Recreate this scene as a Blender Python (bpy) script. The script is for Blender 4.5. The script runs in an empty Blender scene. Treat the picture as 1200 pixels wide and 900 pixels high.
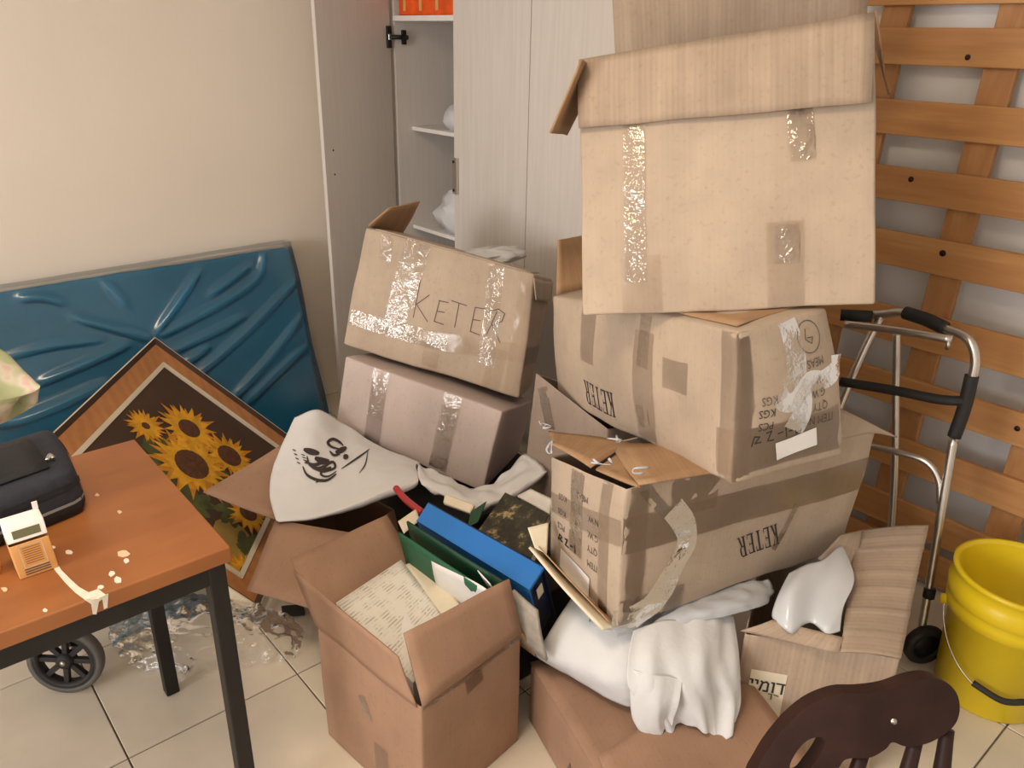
import bpy, bmesh, math, random
from mathutils import Vector, Matrix, noise
random.seed(7)
V = Vector
scene = bpy.context.scene
C = scene.collection

# ------------------------------------------------------------------ camera
CAM_H, FPX = 1.64, 938.7
PITCH, ROLL, YAW = 0.4071, 0.0224, 0.8551
FW = V((math.cos(YAW), math.sin(YAW), 0)); RT = V((math.sin(YAW), -math.cos(YAW), 0)); UP = V((0, 0, 1))
F3 = FW * math.cos(PITCH) - UP * math.sin(PITCH)
U3 = UP * math.cos(PITCH) + FW * math.sin(PITCH)
R4 = RT * math.cos(ROLL) + U3 * math.sin(ROLL)
U4 = U3 * math.cos(ROLL) - RT * math.sin(ROLL)
EYE = V((0, 0, CAM_H))
cd = bpy.data.cameras.new('camera'); cam = bpy.data.objects.new('camera', cd); C.objects.link(cam)
cd.sensor_width = 36.0; cd.lens = 36.0 * FPX / 1200.0; cd.clip_start = 0.02
cam.matrix_world = Matrix(((R4.x, U4.x, -F3.x, EYE.x), (R4.y, U4.y, -F3.y, EYE.y), (R4.z, U4.z, -F3.z, EYE.z), (0, 0, 0, 1)))
scene.camera = cam

# ------------------------------------------------------------------ light and exposure
vs = scene.view_settings
vs.view_transform = 'Standard'; vs.look = 'None'; vs.gamma = 1.0; vs.use_curve_mapping = False
vs.exposure = -0.06
world = bpy.data.worlds.new('world'); scene.world = world; world.use_nodes = True
bg = world.node_tree.nodes['Background']; bg.inputs[0].default_value = (0.75, 0.86, 1.0, 1); bg.inputs[1].default_value = 1.2

def area_light(name, loc, direction, sx, sy, power, col):
    ld = bpy.data.lights.new(name, 'AREA'); ld.shape = 'RECTANGLE'; ld.size = sx; ld.size_y = sy
    ld.energy = power; ld.color = col
    o = bpy.data.objects.new(name, ld); C.objects.link(o); o.location = loc
    o.rotation_euler = V(direction).to_track_quat('-Z', 'Y').to_euler()
    return o
area_light('window_back_offscreen', (-3.02, 0.95, 1.62), (1, 0, -0.06), 1.7, 1.25, 100, (1.0, 0.97, 0.95))
area_light('ceiling_lamp_offscreen', (0.1, 0.9, 2.50), (0, 0, -1), 0.5, 0.5, 24, (1.0, 0.79, 0.56))

# ------------------------------------------------------------------ helpers
def ray(x, y):
    return R4 * ((x - 600) / FPX) + U4 * ((450 - y) / FPX) + F3
def at(x, y, X=None, Y=None, Z=None, D=None):
    d = ray(x, y)
    t = D if D is not None else (X / d.x if X is not None else (Y / d.y if Y is not None else (Z - CAM_H) / d.z))
    return EYE + d * t

def link(o, parent=None):
    C.objects.link(o)
    if parent is not None: o.parent = parent
    return o
def tag(o, label, cat=None, group=None, kind=None):
    if label: o['label'] = label
    if cat: o['category'] = cat
    if group: o['group'] = group
    if kind: o['kind'] = kind
    return o
def thing(name, label, cat, loc, group=None):
    o = bpy.data.objects.new(name, None); o.location = loc; o.empty_display_size = .05
    link(o); tag(o, label, cat, group)
    return o
def origin(o):
    p = V((0, 0, 0))
    while o is not None: p += V(o.location); o = o.parent
    return p
def mk(name, verts, faces, mat, parent=None, uv=None, smooth=False, sol=0, weld=False, bevel=0, offs=-1.0):
    """verts are world positions; stored relative to the parent's origin (no rotations on parents)."""
    if parent is None:
        n = len(verts); b = V((sum(v[0] for v in verts) / n, sum(v[1] for v in verts) / n, min(v[2] for v in verts)))
    else: b = origin(parent)
    me = bpy.data.meshes.new(name)
    me.from_pydata([tuple(V(v) - b) for v in verts], [], faces)
    if uv is not None:
        l = me.uv_layers.new(name='UVMap')
        for poly in me.polygons:
            for li in poly.loop_indices: l.data[li].uv = uv[me.loops[li].vertex_index]
    if weld:
        bm = bmesh.new(); bm.from_mesh(me); bmesh.ops.remove_doubles(bm, verts=bm.verts, dist=1e-5)
        bmesh.ops.recalc_face_normals(bm, faces=bm.faces); bm.to_mesh(me); bm.free()
    me.materials.append(mat)
    if smooth:
        me.polygons.foreach_set('use_smooth', [True] * len(me.polygons))
    o = bpy.data.objects.new(name, me)
    if parent is None: o.location = b
    link(o, parent)
    if sol:
        m = o.modifiers.new('sol', 'SOLIDIFY'); m.thickness = sol; m.offset = offs
    if bevel:
        m = o.modifiers.new('bev', 'BEVEL'); m.width = bevel; m.segments = 2; m.limit_method = 'ANGLE'; m.angle_limit = 0.6
    return o

def boxdata(x0, x1, y0, y1, z0, z1):
    v = [(x, y, z) for z in (z0, z1) for y in (y0, y1) for x in (x0, x1)]
    f = [(0, 2, 3, 1), (4, 5, 7, 6), (0, 1, 5, 4), (2, 6, 7, 3), (0, 4, 6, 2), (1, 3, 7, 5)]
    return v, f
def cube(name, x0, x1, y0, y1, z0, z1, mat, parent=None, bevel=0.002):
    v, f = boxdata(min(x0, x1), max(x0, x1), min(y0, y1), max(y0, y1), min(z0, z1), max(z0, z1))
    return mk(name, v, f, mat, parent, bevel=bevel)
def obox(name, o, ex, ey, ez, mat, parent=None, bevel=0.002):
    """parallelepiped from corner o along three edge vectors"""
    v = [V(o) + V(ex) * a + V(ey) * b + V(ez) * c for c in (0, 1) for b in (0, 1) for a in (0, 1)]
    f = [(0, 2, 3, 1), (4, 5, 7, 6), (0, 1, 5, 4), (2, 6, 7, 3), (0, 4, 6, 2), (1, 3, 7, 5)]
    if V(ex).cross(V(ey)).dot(V(ez)) < 0: f = [tuple(reversed(q)) for q in f]
    return mk(name, v, f, mat, parent, bevel=bevel)

def catmull(pts, n):
    pts = [V(p) for p in pts]; out = []
    for i in range(len(pts) - 1):
        p0 = pts[max(i - 1, 0)]; p1 = pts[i]; p2 = pts[i + 1]; p3 = pts[min(i + 2, len(pts) - 1)]
        for k in range(n):
            t = k / n
            out.append(0.5 * ((2 * p1) + (p2 - p0) * t + (2 * p0 - 5 * p1 + 4 * p2 - p3) * t * t + (3 * p1 - p0 - 3 * p2 + p3) * t ** 3))
    out.append(pts[-1]); return out
def tube(name, pts, r, mat, parent=None, n=10, sm=6, caps=True):
    P = catmull(pts, sm) if sm > 1 else [V(p) for p in pts]
    verts = []; faces = []; up = V((0.13, 0.31, 0.94)).normalized(); last = None
    for i, p in enumerate(P):
        t = (P[min(i + 1, len(P) - 1)] - P[max(i - 1, 0)]).normalized()
        if last is None: a = t.cross(up).normalized()
        else: a = (last - t * last.dot(t)).normalized()
        last = a; b = t.cross(a)
        rr = r(i / (len(P) - 1)) if callable(r) else r
        for k in range(n):
            th = 2 * math.pi * k / n; verts.append(p + (a * math.cos(th) + b * math.sin(th)) * rr)
    for i in range(len(P) - 1):
        for k in range(n):
            faces.append((i * n + k, i * n + (k + 1) % n, (i + 1) * n + (k + 1) % n, (i + 1) * n + k))
    if caps:
        faces.append(tuple(range(n - 1, -1, -1))); faces.append(tuple((len(P) - 1) * n + k for k in range(n)))
    return mk(name, verts, faces, mat, parent, smooth=True)
def lathe(name, prof, centre, axis, mat, parent=None, n=40, smooth=True, close=False):
    """prof: list of (radius, height along axis)"""
    ax = V(axis).normalized(); a = ax.orthogonal().normalized(); b = ax.cross(a); c = V(centre)
    verts = []; faces = []
    for (r, h) in prof:
        for k in range(n):
            th = 2 * math.pi * k / n; verts.append(c + ax * h + (a * math.cos(th) + b * math.sin(th)) * r)
    m = len(prof)
    for i in range(m if close else m - 1):
        for k in range(n):
            j = (i + 1) % m
            faces.append((i * n + k, i * n + (k + 1) % n, j * n + (k + 1) % n, j * n + k))
    if not close:
        if prof[0][0] > 1e-4: faces.append(tuple(range(n - 1, -1, -1)))
    o = mk(name, verts, faces, mat, parent, smooth=smooth)
    if smooth: o.data.polygons.foreach_set('use_smooth', [len(p.vertices) <= 4 for p in o.data.polygons])
    return o
def extrude_poly(name, pts, nrm, th, mat, parent=None, bevel=0.0):
    """flat polygon (world points, roughly planar) given a thickness along -nrm"""
    n = len(pts); nn = V(nrm).normalized() * th
    v = [V(p) for p in pts] + [V(p) - nn for p in pts]
    f = [tuple(range(n)), tuple(range(2 * n - 1, n - 1, -1))] + [(i, i + n, (i + 1) % n + n, (i + 1) % n) for i in range(n)]
    return mk(name, v, f, mat, parent, bevel=bevel, weld=True)

def nz(p, s, seed=0): return noise.noise(V(p) * s + V((seed * 7.3, seed * 3.1, seed * 1.7)))
def nzv(p, s, seed=0): return noise.noise_vector(V(p) * s + V((seed * 5.3, seed * 2.1, seed * 9.7)))

def interp_grid(ctrl, sub):
    rows = [catmull(r, sub) for r in ctrl]
    cols = [catmull([rows[i][j] for i in range(len(rows))], sub) for j in range(len(rows[0]))]
    return [[cols[j][i] for j in range(len(cols))] for i in range(len(cols[0]))]
def grid_normals(G):
    m, n = len(G), len(G[0]); N = []
    for i in range(m):
        r = []
        for j in range(n):
            du = G[i][min(j + 1, n - 1)] - G[i][max(j - 1, 0)]; dv = G[min(i + 1, m - 1)][j] - G[max(i - 1, 0)][j]
            q = du.cross(dv)
            r.append(q.normalized() if q.length > 1e-9 else V((0, 0, 1)))
        N.append(r)
    return N
def wrinkle(G, amp, scale, seed=0, stretch=None, ridged=True):
    N = grid_normals(G)
    for i, row in enumerate(G):
        for j, p in enumerate(row):
            q = V(p)
            if stretch is not None: q = q - V(stretch) * q.dot(V(stretch)) * 0.75
            w = nz(q, scale, seed) + 0.5 * nz(q, scale * 2.1, seed + 3)
            if ridged: w = 0.6 - abs(w) * 2.2
            row[j] = p + N[i][j] * (w * amp)
    return G
def drape(G, amp, folds, phase, seed):
    """long soft folds running down the rows, deeper towards the hem"""
    N = grid_normals(G); m, n = len(G), len(G[0])
    for i in range(m):
        t = i / (m - 1)
        for j in range(n):
            s = j / (n - 1); a = 2 * math.pi * (folds * (s + .10 * math.sin(2.2 * t + seed)) + phase + .25 * nz((s * 2, t * 2, 0), 1.0, seed))
            w = math.sin(a); w = w * abs(w) ** .2
            G[i][j] = G[i][j] - N[i][j] * (amp * w * (.30 + .70 * t) * min(1, 6 * s, 6 * (1 - s)))
    return G
def gridmesh(name, G, mat, parent=None, thick=0.0, smooth=True, puff=0.0, uvs=1.0, offs=0.0):
    """sheet; puff > 0 closes it with a back sheet (away from the normals) so that it has body"""
    m, n = len(G), len(G[0]); verts = []; uv = []; faces = []
    for i in range(m):
        for j in range(n): verts.append(G[i][j]); uv.append((j / (n - 1) * uvs, i / (m - 1) * uvs))
    for i in range(m - 1):
        for j in range(n - 1): faces.append((i * n + j, i * n + j + 1, (i + 1) * n + j + 1, (i + 1) * n + j))
    if puff:
        N = grid_normals(G); b = m * n
        for i in range(m):
            for j in range(n):
                s = j / (n - 1); t = i / (m - 1)
                w = (max(0, 1 - abs(2 * s - 1) ** 4) * max(0, 1 - abs(2 * t - 1) ** 4)) ** .5
                verts.append(G[i][j] + N[i][j] * puff * w); uv.append((s * uvs, t * uvs))
        for i in range(m - 1):
            for j in range(n - 1):
                faces.append((b + i * n + j, b + (i + 1) * n + j, b + (i + 1) * n + j + 1, b + i * n + j + 1))
    return mk(name, verts, faces, mat, parent, uv=uv, smooth=smooth, sol=thick, weld=bool(puff), offs=offs)

def sheet(name, c, mat, parent=None, thick=0.004, nu=10, nv=6, bend=0.0, crumple=0.0, seed=0, offs=0.0, curl=None, ridges=()):
    """quad sheet c = [p00, p10, p11, p01] (first two = hinge side) with size-true UVs"""
    c = [V(p) for p in c]; L = ((c[1] - c[0]).length + (c[2] - c[3]).length) / 2; W = ((c[3] - c[0]).length + (c[2] - c[1]).length) / 2
    nrm = (c[1] - c[0]).cross(c[3] - c[0]).normalized()
    verts = []; uv = []; faces = []
    for j in range(nv + 1):
        t = j / nv
        for i in range(nu + 1):
            s = i / nu
            p = c[0] * (1 - s) * (1 - t) + c[1] * s * (1 - t) + c[2] * s * t + c[3] * (1 - s) * t
            p = p + nrm * (bend * math.sin(math.pi * t) + (curl * t * t if curl else 0) + sum(.0035 * math.exp(-((s - r_) / .012) ** 2) for r_ in ridges)) + nzv(p, 6, seed) * crumple
            verts.append(p); uv.append((s * L, t * W))
    n = nu + 1
    for j in range(nv):
        for i in range(nu): faces.append((j * n + i, j * n + i + 1, (j + 1) * n + i + 1, (j + 1) * n + i))
    return mk(name, verts, faces, mat, parent, uv=uv, smooth=True, sol=thick, offs=offs)

class Carton:
    """eight corners k=(a,b,c): a left->right, b front->back, c up; rounded edges, bulging and crumpled walls"""
    def __init__(s, K, bulge=0.004, crumple=0.003, r=0.006, seed=0, freq=4.0):
        s.K = {k: V(p) for k, p in K.items()}; s.bulge = bulge; s.cr = crumple; s.r = r; s.seed = seed; s.freq = freq
        e = lambda k, l: (s.K[l] - s.K[k]).length
        s.L = sum(e((0, b, c), (1, b, c)) for b in (0, 1) for c in (0, 1)) / 4
        s.W = sum(e((a, 0, c), (a, 1, c)) for a in (0, 1) for c in (0, 1)) / 4
        s.H = sum(e((a, b, 0), (a, b, 1)) for a in (0, 1) for b in (0, 1)) / 4
    def tri(s, a, b, c):
        p = V((0, 0, 0))
        for k, q in s.K.items():
            p += q * ((a if k[0] else 1 - a) * (b if k[1] else 1 - b) * (c if k[2] else 1 - c))
        return p
    def raw(s, a, b, c):
        d = (s.L, s.W, s.H); q = [a * d[0], b * d[1], c * d[2]]
        core = [min(max(q[i], s.r), d[i] - s.r) for i in range(3)]
        n = V([q[i] - core[i] for i in range(3)])
        if n.length > 1e-9: n = n.normalized() * s.r
        a2, b2, c2 = [(core[i] + n[i]) / d[i] for i in range(3)]
        p = s.tri(a2, b2, c2)
        return p + nzv(p, s.freq, s.seed) * s.cr + nzv(p, s.freq * 3, s.seed + 2) * (s.cr * 0.35)
    def abc(s, f, x, y):
        return {'F': (x, 0, y), 'B': (1 - x, 1, y), 'R': (1, x, y), 'L': (0, 1 - x, y), 'T': (x, y, 1), 'D': (x, 1 - y, 0)}[f]
    def size(s, f): return {'F': (s.L, s.H), 'B': (s.L, s.H), 'R': (s.W, s.H), 'L': (s.W, s.H), 'T': (s.L, s.W), 'D': (s.L, s.W)}[f]
    def fnorm(s, f):
        p = s.tri(*s.abc(f, .5, .5)); return (s.tri(*s.abc(f, .6, .5)) - p).cross(s.tri(*s.abc(f, .5, .6)) - p).normalized()
    def pt(s, f, x, y, off=0.0):
        xc = min(max(x, 0), 1); yc = min(max(y, 0), 1)
        p = s.raw(*s.abc(f, xc, yc)); n = s.fnorm(f); w, h = s.size(f)
        if x != xc or y != yc:
            ax = s.tri(*s.abc(f, 1, .5)) - s.tri(*s.abc(f, 0, .5)); ay = s.tri(*s.abc(f, .5, 1)) - s.tri(*s.abc(f, .5, 0))
            p = p + ax * (x - xc) + ay * (y - yc)
        return p + n * (s.bulge * math.sin(math.pi * xc) * math.sin(math.pi * yc) + off)
    def body(s, faces, mat, parent, thick=0.0, name='body'):
        verts = []; uv = []; fc = []
        for f in faces:
            w, h = s.size(f)
            def cuts(d):
                m = max(4, int(d / 0.035)); r = s.r / d
                return [0, r * .35, r] + [r + (1 - 2 * r) * k / m for k in range(1, m)] + [1 - r, 1 - r * .35, 1]
            xs, ys = cuts(w), cuts(h); b = len(verts); n = len(xs)
            for y in ys:
                for x in xs: verts.append(s.pt(f, x, y)); uv.append((x * w, y * h))
            for j in range(len(ys) - 1):
                for i in range(n - 1): fc.append((b + j * n + i, b + j * n + i + 1, b + (j + 1) * n + i + 1, b + (j + 1) * n + i))
        # UVs are stored per loop before welding, so seams keep both faces' layouts
        return mk(name, verts, fc, mat, parent, uv=uv, smooth=True, weld=True, sol=thick, offs=-1.0)
    def tape(s, f, p0, p1, width, mat, parent, crump=0.0012, name='tape', seed=0, off=0.0016):
        w, h = s.size(f); a = V((p0[0] * w, p0[1] * h)); b = V((p1[0] * w, p1[1] * h)); d = (b - a); ln = d.length; d.normalize(); e = V((-d.y, d.x))
        n = max(3, int(ln / 0.02)); m = 5; verts = []; uv = []; fc = []
        for i in range(n + 1):
            for j in range(m + 1):
                q = a + d * (ln * i / n) + e * (width * (j / m - .5)); x, y = q.x / w, q.y / h
                p = s.pt(f, x, y, off); p += s.fnorm(f) * (crump * nz(p, 38, seed))
                verts.append(p); uv.append((ln * i / n, width * j / m))
        for i in range(n):
            for j in range(m): fc.append((i * (m + 1) + j, (i + 1) * (m + 1) + j, (i + 1) * (m + 1) + j + 1, i * (m + 1) + j + 1))
        return mk(name, verts, fc, mat, parent, uv=uv, smooth=True)
    def print2d(s, f, verts2, faces, cx, cy, size, mat, parent, rot=0.0, shear=0.0, off=0.0013, name='lettering'):
        w, h = s.size(f); co, si = math.cos(rot), math.sin(rot); out = []
        for (x, y) in verts2:
            x, y = (x + shear * y) * size, y * size; X, Y = co * x - si * y, si * x + co * y
            out.append(s.pt(f, cx + X / w, cy + Y / h, off))
        return mk(name, out, faces, mat, parent)

def text2d(txt):
    cu = bpy.data.curves.new('t', 'FONT'); cu.body = txt; cu.align_x = 'CENTER'; cu.align_y = 'CENTER'; cu.resolution_u = 2
    o = bpy.data.objects.new('t', cu); C.objects.link(o); bpy.context.view_layer.update()
    me = bpy.data.meshes.new_from_object(o)
    v = [(q.co.x, q.co.y) for q in me.vertices]; f = [tuple(p.vertices) for p in me.polygons]
    bpy.data.objects.remove(o); bpy.data.curves.remove(cu); bpy.data.meshes.remove(me)
    return v, f
def strokes2d(lines, w):
    """polylines with width -> 2D quads"""
    v = []; f = []
    for ln in lines:
        for (a, b) in zip(ln[:-1], ln[1:]):
            a, b = V(a), V(b); d = (b - a)
            if d.length < 1e-6: continue
            d.normalize(); e = V((-d.y, d.x)) * (w / 2); k = len(v); a = a - d * w * .3; b = b + d * w * .3
            v += [tuple(a - e), tuple(b - e), tuple(b + e), tuple(a + e)]; f.append((k, k + 1, k + 2, k + 3))
    return v, f
def serif_word(word, gap=0.78):
    v = []; f = []
    def q(pts, ox):
        k = len(v); v.extend((x + ox, y) for x, y in pts); f.append(tuple(range(k, k + len(pts))))
    S = .16; T = .05
    def rect(x0, y0, x1, y1, ox): q([(x0, y0), (x1, y0), (x1, y1), (x0, y1)], ox)
    for i, ch in enumerate(word):
        ox = (i - len(word) / 2) * gap
        if ch in 'KER':
            rect(.10, 0, .10 + S, 1, ox); rect(.02, 0, .34, T, ox); rect(.02, 1 - T, .34, 1, ox)
        if ch == 'E':
            rect(.1, 0, .64, T * 1.2, ox); rect(.1, 1 - T * 1.2, .62, 1, ox); rect(.2, .5, .48, .5 + T, ox)
            rect(.59, 0, .64, .24, ox); rect(.57, .76, .62, 1, ox); rect(.45, .4, .49, .64, ox)
        if ch == 'T':
            rect(.29, 0, .29 + S, 1, ox); rect(.18, 0, .56, T, ox); rect(.04, 1 - T * 1.2, .70, 1, ox); rect(.04, .76, .09, 1, ox); rect(.65, .76, .70, 1, ox)
        if ch == 'K':
            q([(.24, .42), (.28, .38), (.62, .98), (.56, .98)], ox); q([(.30, .52), (.50, 0), (.68, 0), (.40, .60)], ox)
            rect(.46, 1 - T, .72, 1, ox); rect(.44, 0, .74, T, ox)
        if ch == 'R':
            rect(.2, 1 - T * 1.2, .5, 1, ox); rect(.2, .46, .5, .46 + T, ox)
            q([(.46, 1), (.58, .94), (.64, .84), (.64, .64), (.58, .52), (.46, .46), (.46, .51), (.50, .58), (.51, .66), (.51, .82), (.50, .90), (.46, .95)], ox)
            q([(.34, .48), (.48, .48), (.70, 0), (.54, 0)], ox); rect(.52, 0, .76, T, ox)
    return v, f

# ------------------------------------------------------------------ materials
def nt(name):
    m = bpy.data.materials.new(name); m.use_nodes = True; t = m.node_tree
    return m, t, t.nodes['Principled BSDF']
def ramp(t, fac, cols):
    r = t.nodes.new('ShaderNodeValToRGB'); e = r.color_ramp.elements
    e[0].position, e[0].color = cols[0][0], (*cols[0][1], 1); e[1].position, e[1].color = cols[-1][0], (*cols[-1][1], 1)
    for p, c in cols[1:-1]:
        x = e.new(p); x.color = (*c, 1)
    t.links.new(fac, r.inputs[0]); return r.outputs[0]
def mixc(t, fac, a, b, mode='MIX'):
    m = t.nodes.new('ShaderNodeMix'); m.data_type = 'RGBA'; m.blend_type = mode
    for sock, val in ((m.inputs[0], fac), (m.inputs[6], a), (m.inputs[7], b)):
        if hasattr(val, 'links'): t.links.new(val, sock)
        elif isinstance(val, (int, float)): sock.default_value = val
        else: sock.default_value = (*val, 1)
    return m.outputs[2]
def coords(t, kind='Object', scale=(1, 1, 1), rot=(0, 0, 0)):
    c = t.nodes.new('ShaderNodeTexCoord'); m = t.nodes.new('ShaderNodeMapping')
    m.inputs['Scale'].default_value = scale; m.inputs['Rotation'].default_value = rot
    t.links.new(c.outputs[kind], m.inputs[0]); return m.outputs[0]
def ntex(t, vec, scale, detail=4, rough=.55):
    n = t.nodes.new('ShaderNodeTexNoise'); n.inputs['Scale'].default_value = scale; n.inputs['Detail'].default_value = detail; n.inputs['Roughness'].default_value = rough
    t.links.new(vec, n.inputs['Vector']); return n.outputs['Fac']
def bumpn(t, p, h, strength, dist=0.01):
    b = t.nodes.new('ShaderNodeBump'); b.inputs['Strength'].default_value = strength; b.inputs['Distance'].default_value = dist
    t.links.new(h, b.inputs['Height']); t.links.new(b.outputs[0], p.inputs['Normal']); return b
def plain(name, col, rough=.6, metal=0., var=.12, scale=12., bump=0., bscale=40., spec=.5, kind='Object', stretch=(1, 1, 1), coat=0.):
    m, t, p = nt(name); v = coords(t, kind, stretch); n = ntex(t, v, scale)
    lo = tuple(c * (1 - var) for c in col); hi = tuple(min(1, c * (1 + var)) for c in col)
    t.links.new(ramp(t, n, [(.3, lo), (.7, hi)]), p.inputs['Base Color'])
    p.inputs['Roughness'].default_value = rough; p.inputs['Metallic'].default_value = metal; p.inputs['Specular IOR Level'].default_value = spec
    p.inputs['Coat Weight'].default_value = coat
    if bump: bumpn(t, p, ntex(t, v, bscale), bump)
    return m
def cardboard(name, col, stripe=.06, rough=.72):
    m, t, p = nt(name); u = coords(t, 'UV'); o = coords(t, 'Object')
    w = t.nodes.new('ShaderNodeTexWave'); w.inputs['Scale'].default_value = 26; w.inputs['Distortion'].default_value = .6; w.inputs['Detail'].default_value = 2
    t.links.new(u, w.inputs[0])
    big = ntex(t, o, 5, 3); u2 = coords(t, 'UV', (45, 2.2, 1)); streak = ntex(t, u2, 1.0, 3)
    lo = tuple(c * .86 for c in col); hi = tuple(min(1, c * 1.1) for c in col)
    base = ramp(t, big, [(.3, lo), (.7, hi)])
    dark = tuple(c * (1 - stripe * 2.4) for c in (1, 1, 1))
    s1 = mixc(t, 1.0, base, ramp(t, streak, [(.35, dark), (.65, (1, 1, 1))]), 'MULTIPLY')
    s2 = mixc(t, 1.0, s1, ramp(t, w.outputs['Fac'], [(.0, (1 - stripe,) * 3), (.6, (1, 1, 1))]), 'MULTIPLY')
    fl = ntex(t, o, 90, 2); s3 = mixc(t, 1.0, s2, ramp(t, fl, [(.25, (.9, .88, .86)), (.42, (1, 1, 1))]), 'MULTIPLY')
    t.links.new(s3, p.inputs['Base Color']); p.inputs['Roughness'].default_value = rough; p.inputs['Specular IOR Level'].default_value = .25
    bumpn(t, p, w.outputs['Fac'], .03, .003)
    return m
def film(name, tint, opac, rough=.08, bscale=45., bump=.6, gloss=.25, milky=(.8, .8, .8), gmul=1.0):
    """clear plastic film: see-through, tinted, with shiny creases"""
    m, t, p = nt(name); t.nodes.remove(p); out = t.nodes['Material Output']
    v = coords(t, 'Object'); n = ntex(t, v, bscale, 3); b = t.nodes.new('ShaderNodeBump'); b.inputs['Strength'].default_value = bump; b.inputs['Distance'].default_value = .012
    t.links.new(n, b.inputs['Height'])
    tr = t.nodes.new('ShaderNodeBsdfTransparent'); tr.inputs[0].default_value = (*tint, 1)
    df = t.nodes.new('ShaderNodeBsdfDiffuse'); df.inputs[0].default_value = (*milky, 1)
    gl = t.nodes.new('ShaderNodeBsdfGlossy'); gl.inputs['Roughness'].default_value = rough; t.links.new(b.outputs[0], gl.inputs['Normal'])
    m1 = t.nodes.new('ShaderNodeMixShader'); m1.inputs[0].default_value = opac; t.links.new(tr.outputs[0], m1.inputs[1]); t.links.new(df.outputs[0], m1.inputs[2])
    lw = t.nodes.new('ShaderNodeFresnel'); lw.inputs['IOR'].default_value = 1.5; t.links.new(b.outputs[0], lw.inputs['Normal'])
    mu = t.nodes.new('ShaderNodeMath'); mu.operation = 'MULTIPLY_ADD'; mu.inputs[1].default_value = gmul; mu.inputs[2].default_value = gloss * .1; t.links.new(lw.outputs[0], mu.inputs[0]); mu.use_clamp = True
    m2 = t.nodes.new('ShaderNodeMixShader'); t.links.new(mu.outputs[0], m2.inputs[0]); t.links.new(m1.outputs[0], m2.inputs[1]); t.links.new(gl.outputs[0], m2.inputs[2])
    t.links.new(m2.outputs[0], out.inputs[0]); return m
def wood(name, a, b, scale=3., stretch=(1, 12, 12), rough=.5, knots=False, spec=.4):
    m, t, p = nt(name); v = coords(t, 'Object', stretch); n = ntex(t, v, scale, 5, .6)
    w = t.nodes.new('ShaderNodeTexWave'); w.inputs['Scale'].default_value = scale * .8; w.inputs['Distortion'].default_value = 5; w.inputs['Detail'].default_value = 3; t.links.new(v, w.inputs[0])
    c1 = ramp(t, n, [(.3, a), (.7, b)]); c2 = mixc(t, .35, c1, ramp(t, w.outputs['Fac'], [(.2, a), (.8, b)]))
    t.links.new(c2, p.inputs['Base Color']); p.inputs['Roughness'].default_value = rough; p.inputs['Specular IOR Level'].default_value = spec
    bumpn(t, p, n, .08, .004); return m

M = {}
M['wall'] = plain('wall_plaster', (.78, .685, .58), .85, var=.02, scale=2, bump=.05, bscale=60)
M['wall2'] = plain('wall_white_plaster', (.86, .85, .84), .85, var=.02, scale=2, bump=.05, bscale=60)
M['tile'] = plain('ceramic_tile', (.68, .60, .48), .32, var=.10, scale=3.5, spec=.5)
M['grout'] = plain('grout', (.16, .12, .09), .9, var=.2, scale=30)
M['ceil'] = plain('ceiling_paint', (.82, .80, .76), .9, var=.02)
M['laminate'] = wood('white_wood_laminate', (.60, .54, .49), (.66, .61, .56), 2.0, (30, 30, 1.5), .55, spec=.3)
M['lam_edge'] = plain('laminate_edge', (.80, .76, .72), .6, var=.03)
M['cb'] = cardboard('cardboard_tan', (.47, .355, .262))
M['cb_pale'] = cardboard('cardboard_pale', (.47, .370, .280), .015)
M['cb_pink'] = cardboard('cardboard_pinkish', (.52, .425, .39), .010)
M['cb_brown'] = cardboard('cardboard_brown', (.36, .215, .14), .015)
M['cb_in'] = cardboard('cardboard_inside', (.44, .27, .15), .05)
M['cb_dark'] = cardboard('cardboard_grey_brown', (.33, .25, .20), .02)
M['tape_loose'] = film('loose_clear_tape', (.97, .95, .92), .05, .06, 30, .3, .0, (.75, .7, .64), gmul=.9)
M['tape'] = film('clear_tape', (.97, .94, .90), .03, .05, 34, .55, .0, (.75, .68, .6), gmul=2.2)
M['tape_brown'] = film('brown_tape', (1.0, .975, .945), .05, .16, 30, .12, .0, (.50, .36, .25))
M['wrap'] = film('plastic_wrap', (.98, .99, .995), .006, .2, 9, .03, 0., gmul=2.0)
M['bagclear'] = film('clear_plastic_bag', (.95, .94, .92), .07, .06, 16, .25, .0, gmul=1.6)
M['bagmilky'] = film('milky_plastic', (.85, .87, .90), .62, .25, 30, .5, .2, (.78, .80, .84))
M['floorbag'] = film('thin_clear_bag', (.96, .95, .93), .10, .12, 40, .25, .0, gmul=.8)
M['lip'] = film('wrap_lip', (.9, .92, .93), .25, .12, 20, .2, .0, (.88, .88, .86), gmul=.8)
M['ink'] = plain('black_ink', (.035, .025, .022), .6, var=.1)
M['ink_soft'] = plain('faded_ink', (.13, .09, .07), .7, var=.25, scale=80)
M['pen'] = plain('pen_ink', (.10, .06, .05), .6, var=.2)
M['paper'] = plain('white_paper', (.80, .78, .74), .7, var=.04)
M['cream'] = plain('cream_paper', (.76, .68, .52), .7, var=.06)
M['bagwhite'] = plain('white_plastic_film', (.68, .67, .67), .35, var=.03, bump=.15, bscale=14, spec=.5)
M['cloth'] = plain('white_cotton', (.66, .66, .665), .9, var=.03, bump=.25, bscale=26)
M['blue_foam'] = plain('blue_foam', (.008, .23, .43), .75, var=.10, scale=4)
M['pine'] = wood('pine', (.45, .20, .068), (.61, .32, .12), 2.2, (14, 1.2, 14), .5)
M['pine_v'] = wood('pine_upright', (.40, .18, .065), (.54, .28, .11), 2.2, (14, 14, 1.2), .5)
M['deskwood'] = wood('cherry_laminate', (.27, .092, .026), (.35, .128, .038), 1.6, (1.2, 9, 9), .38, spec=.45)
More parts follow.
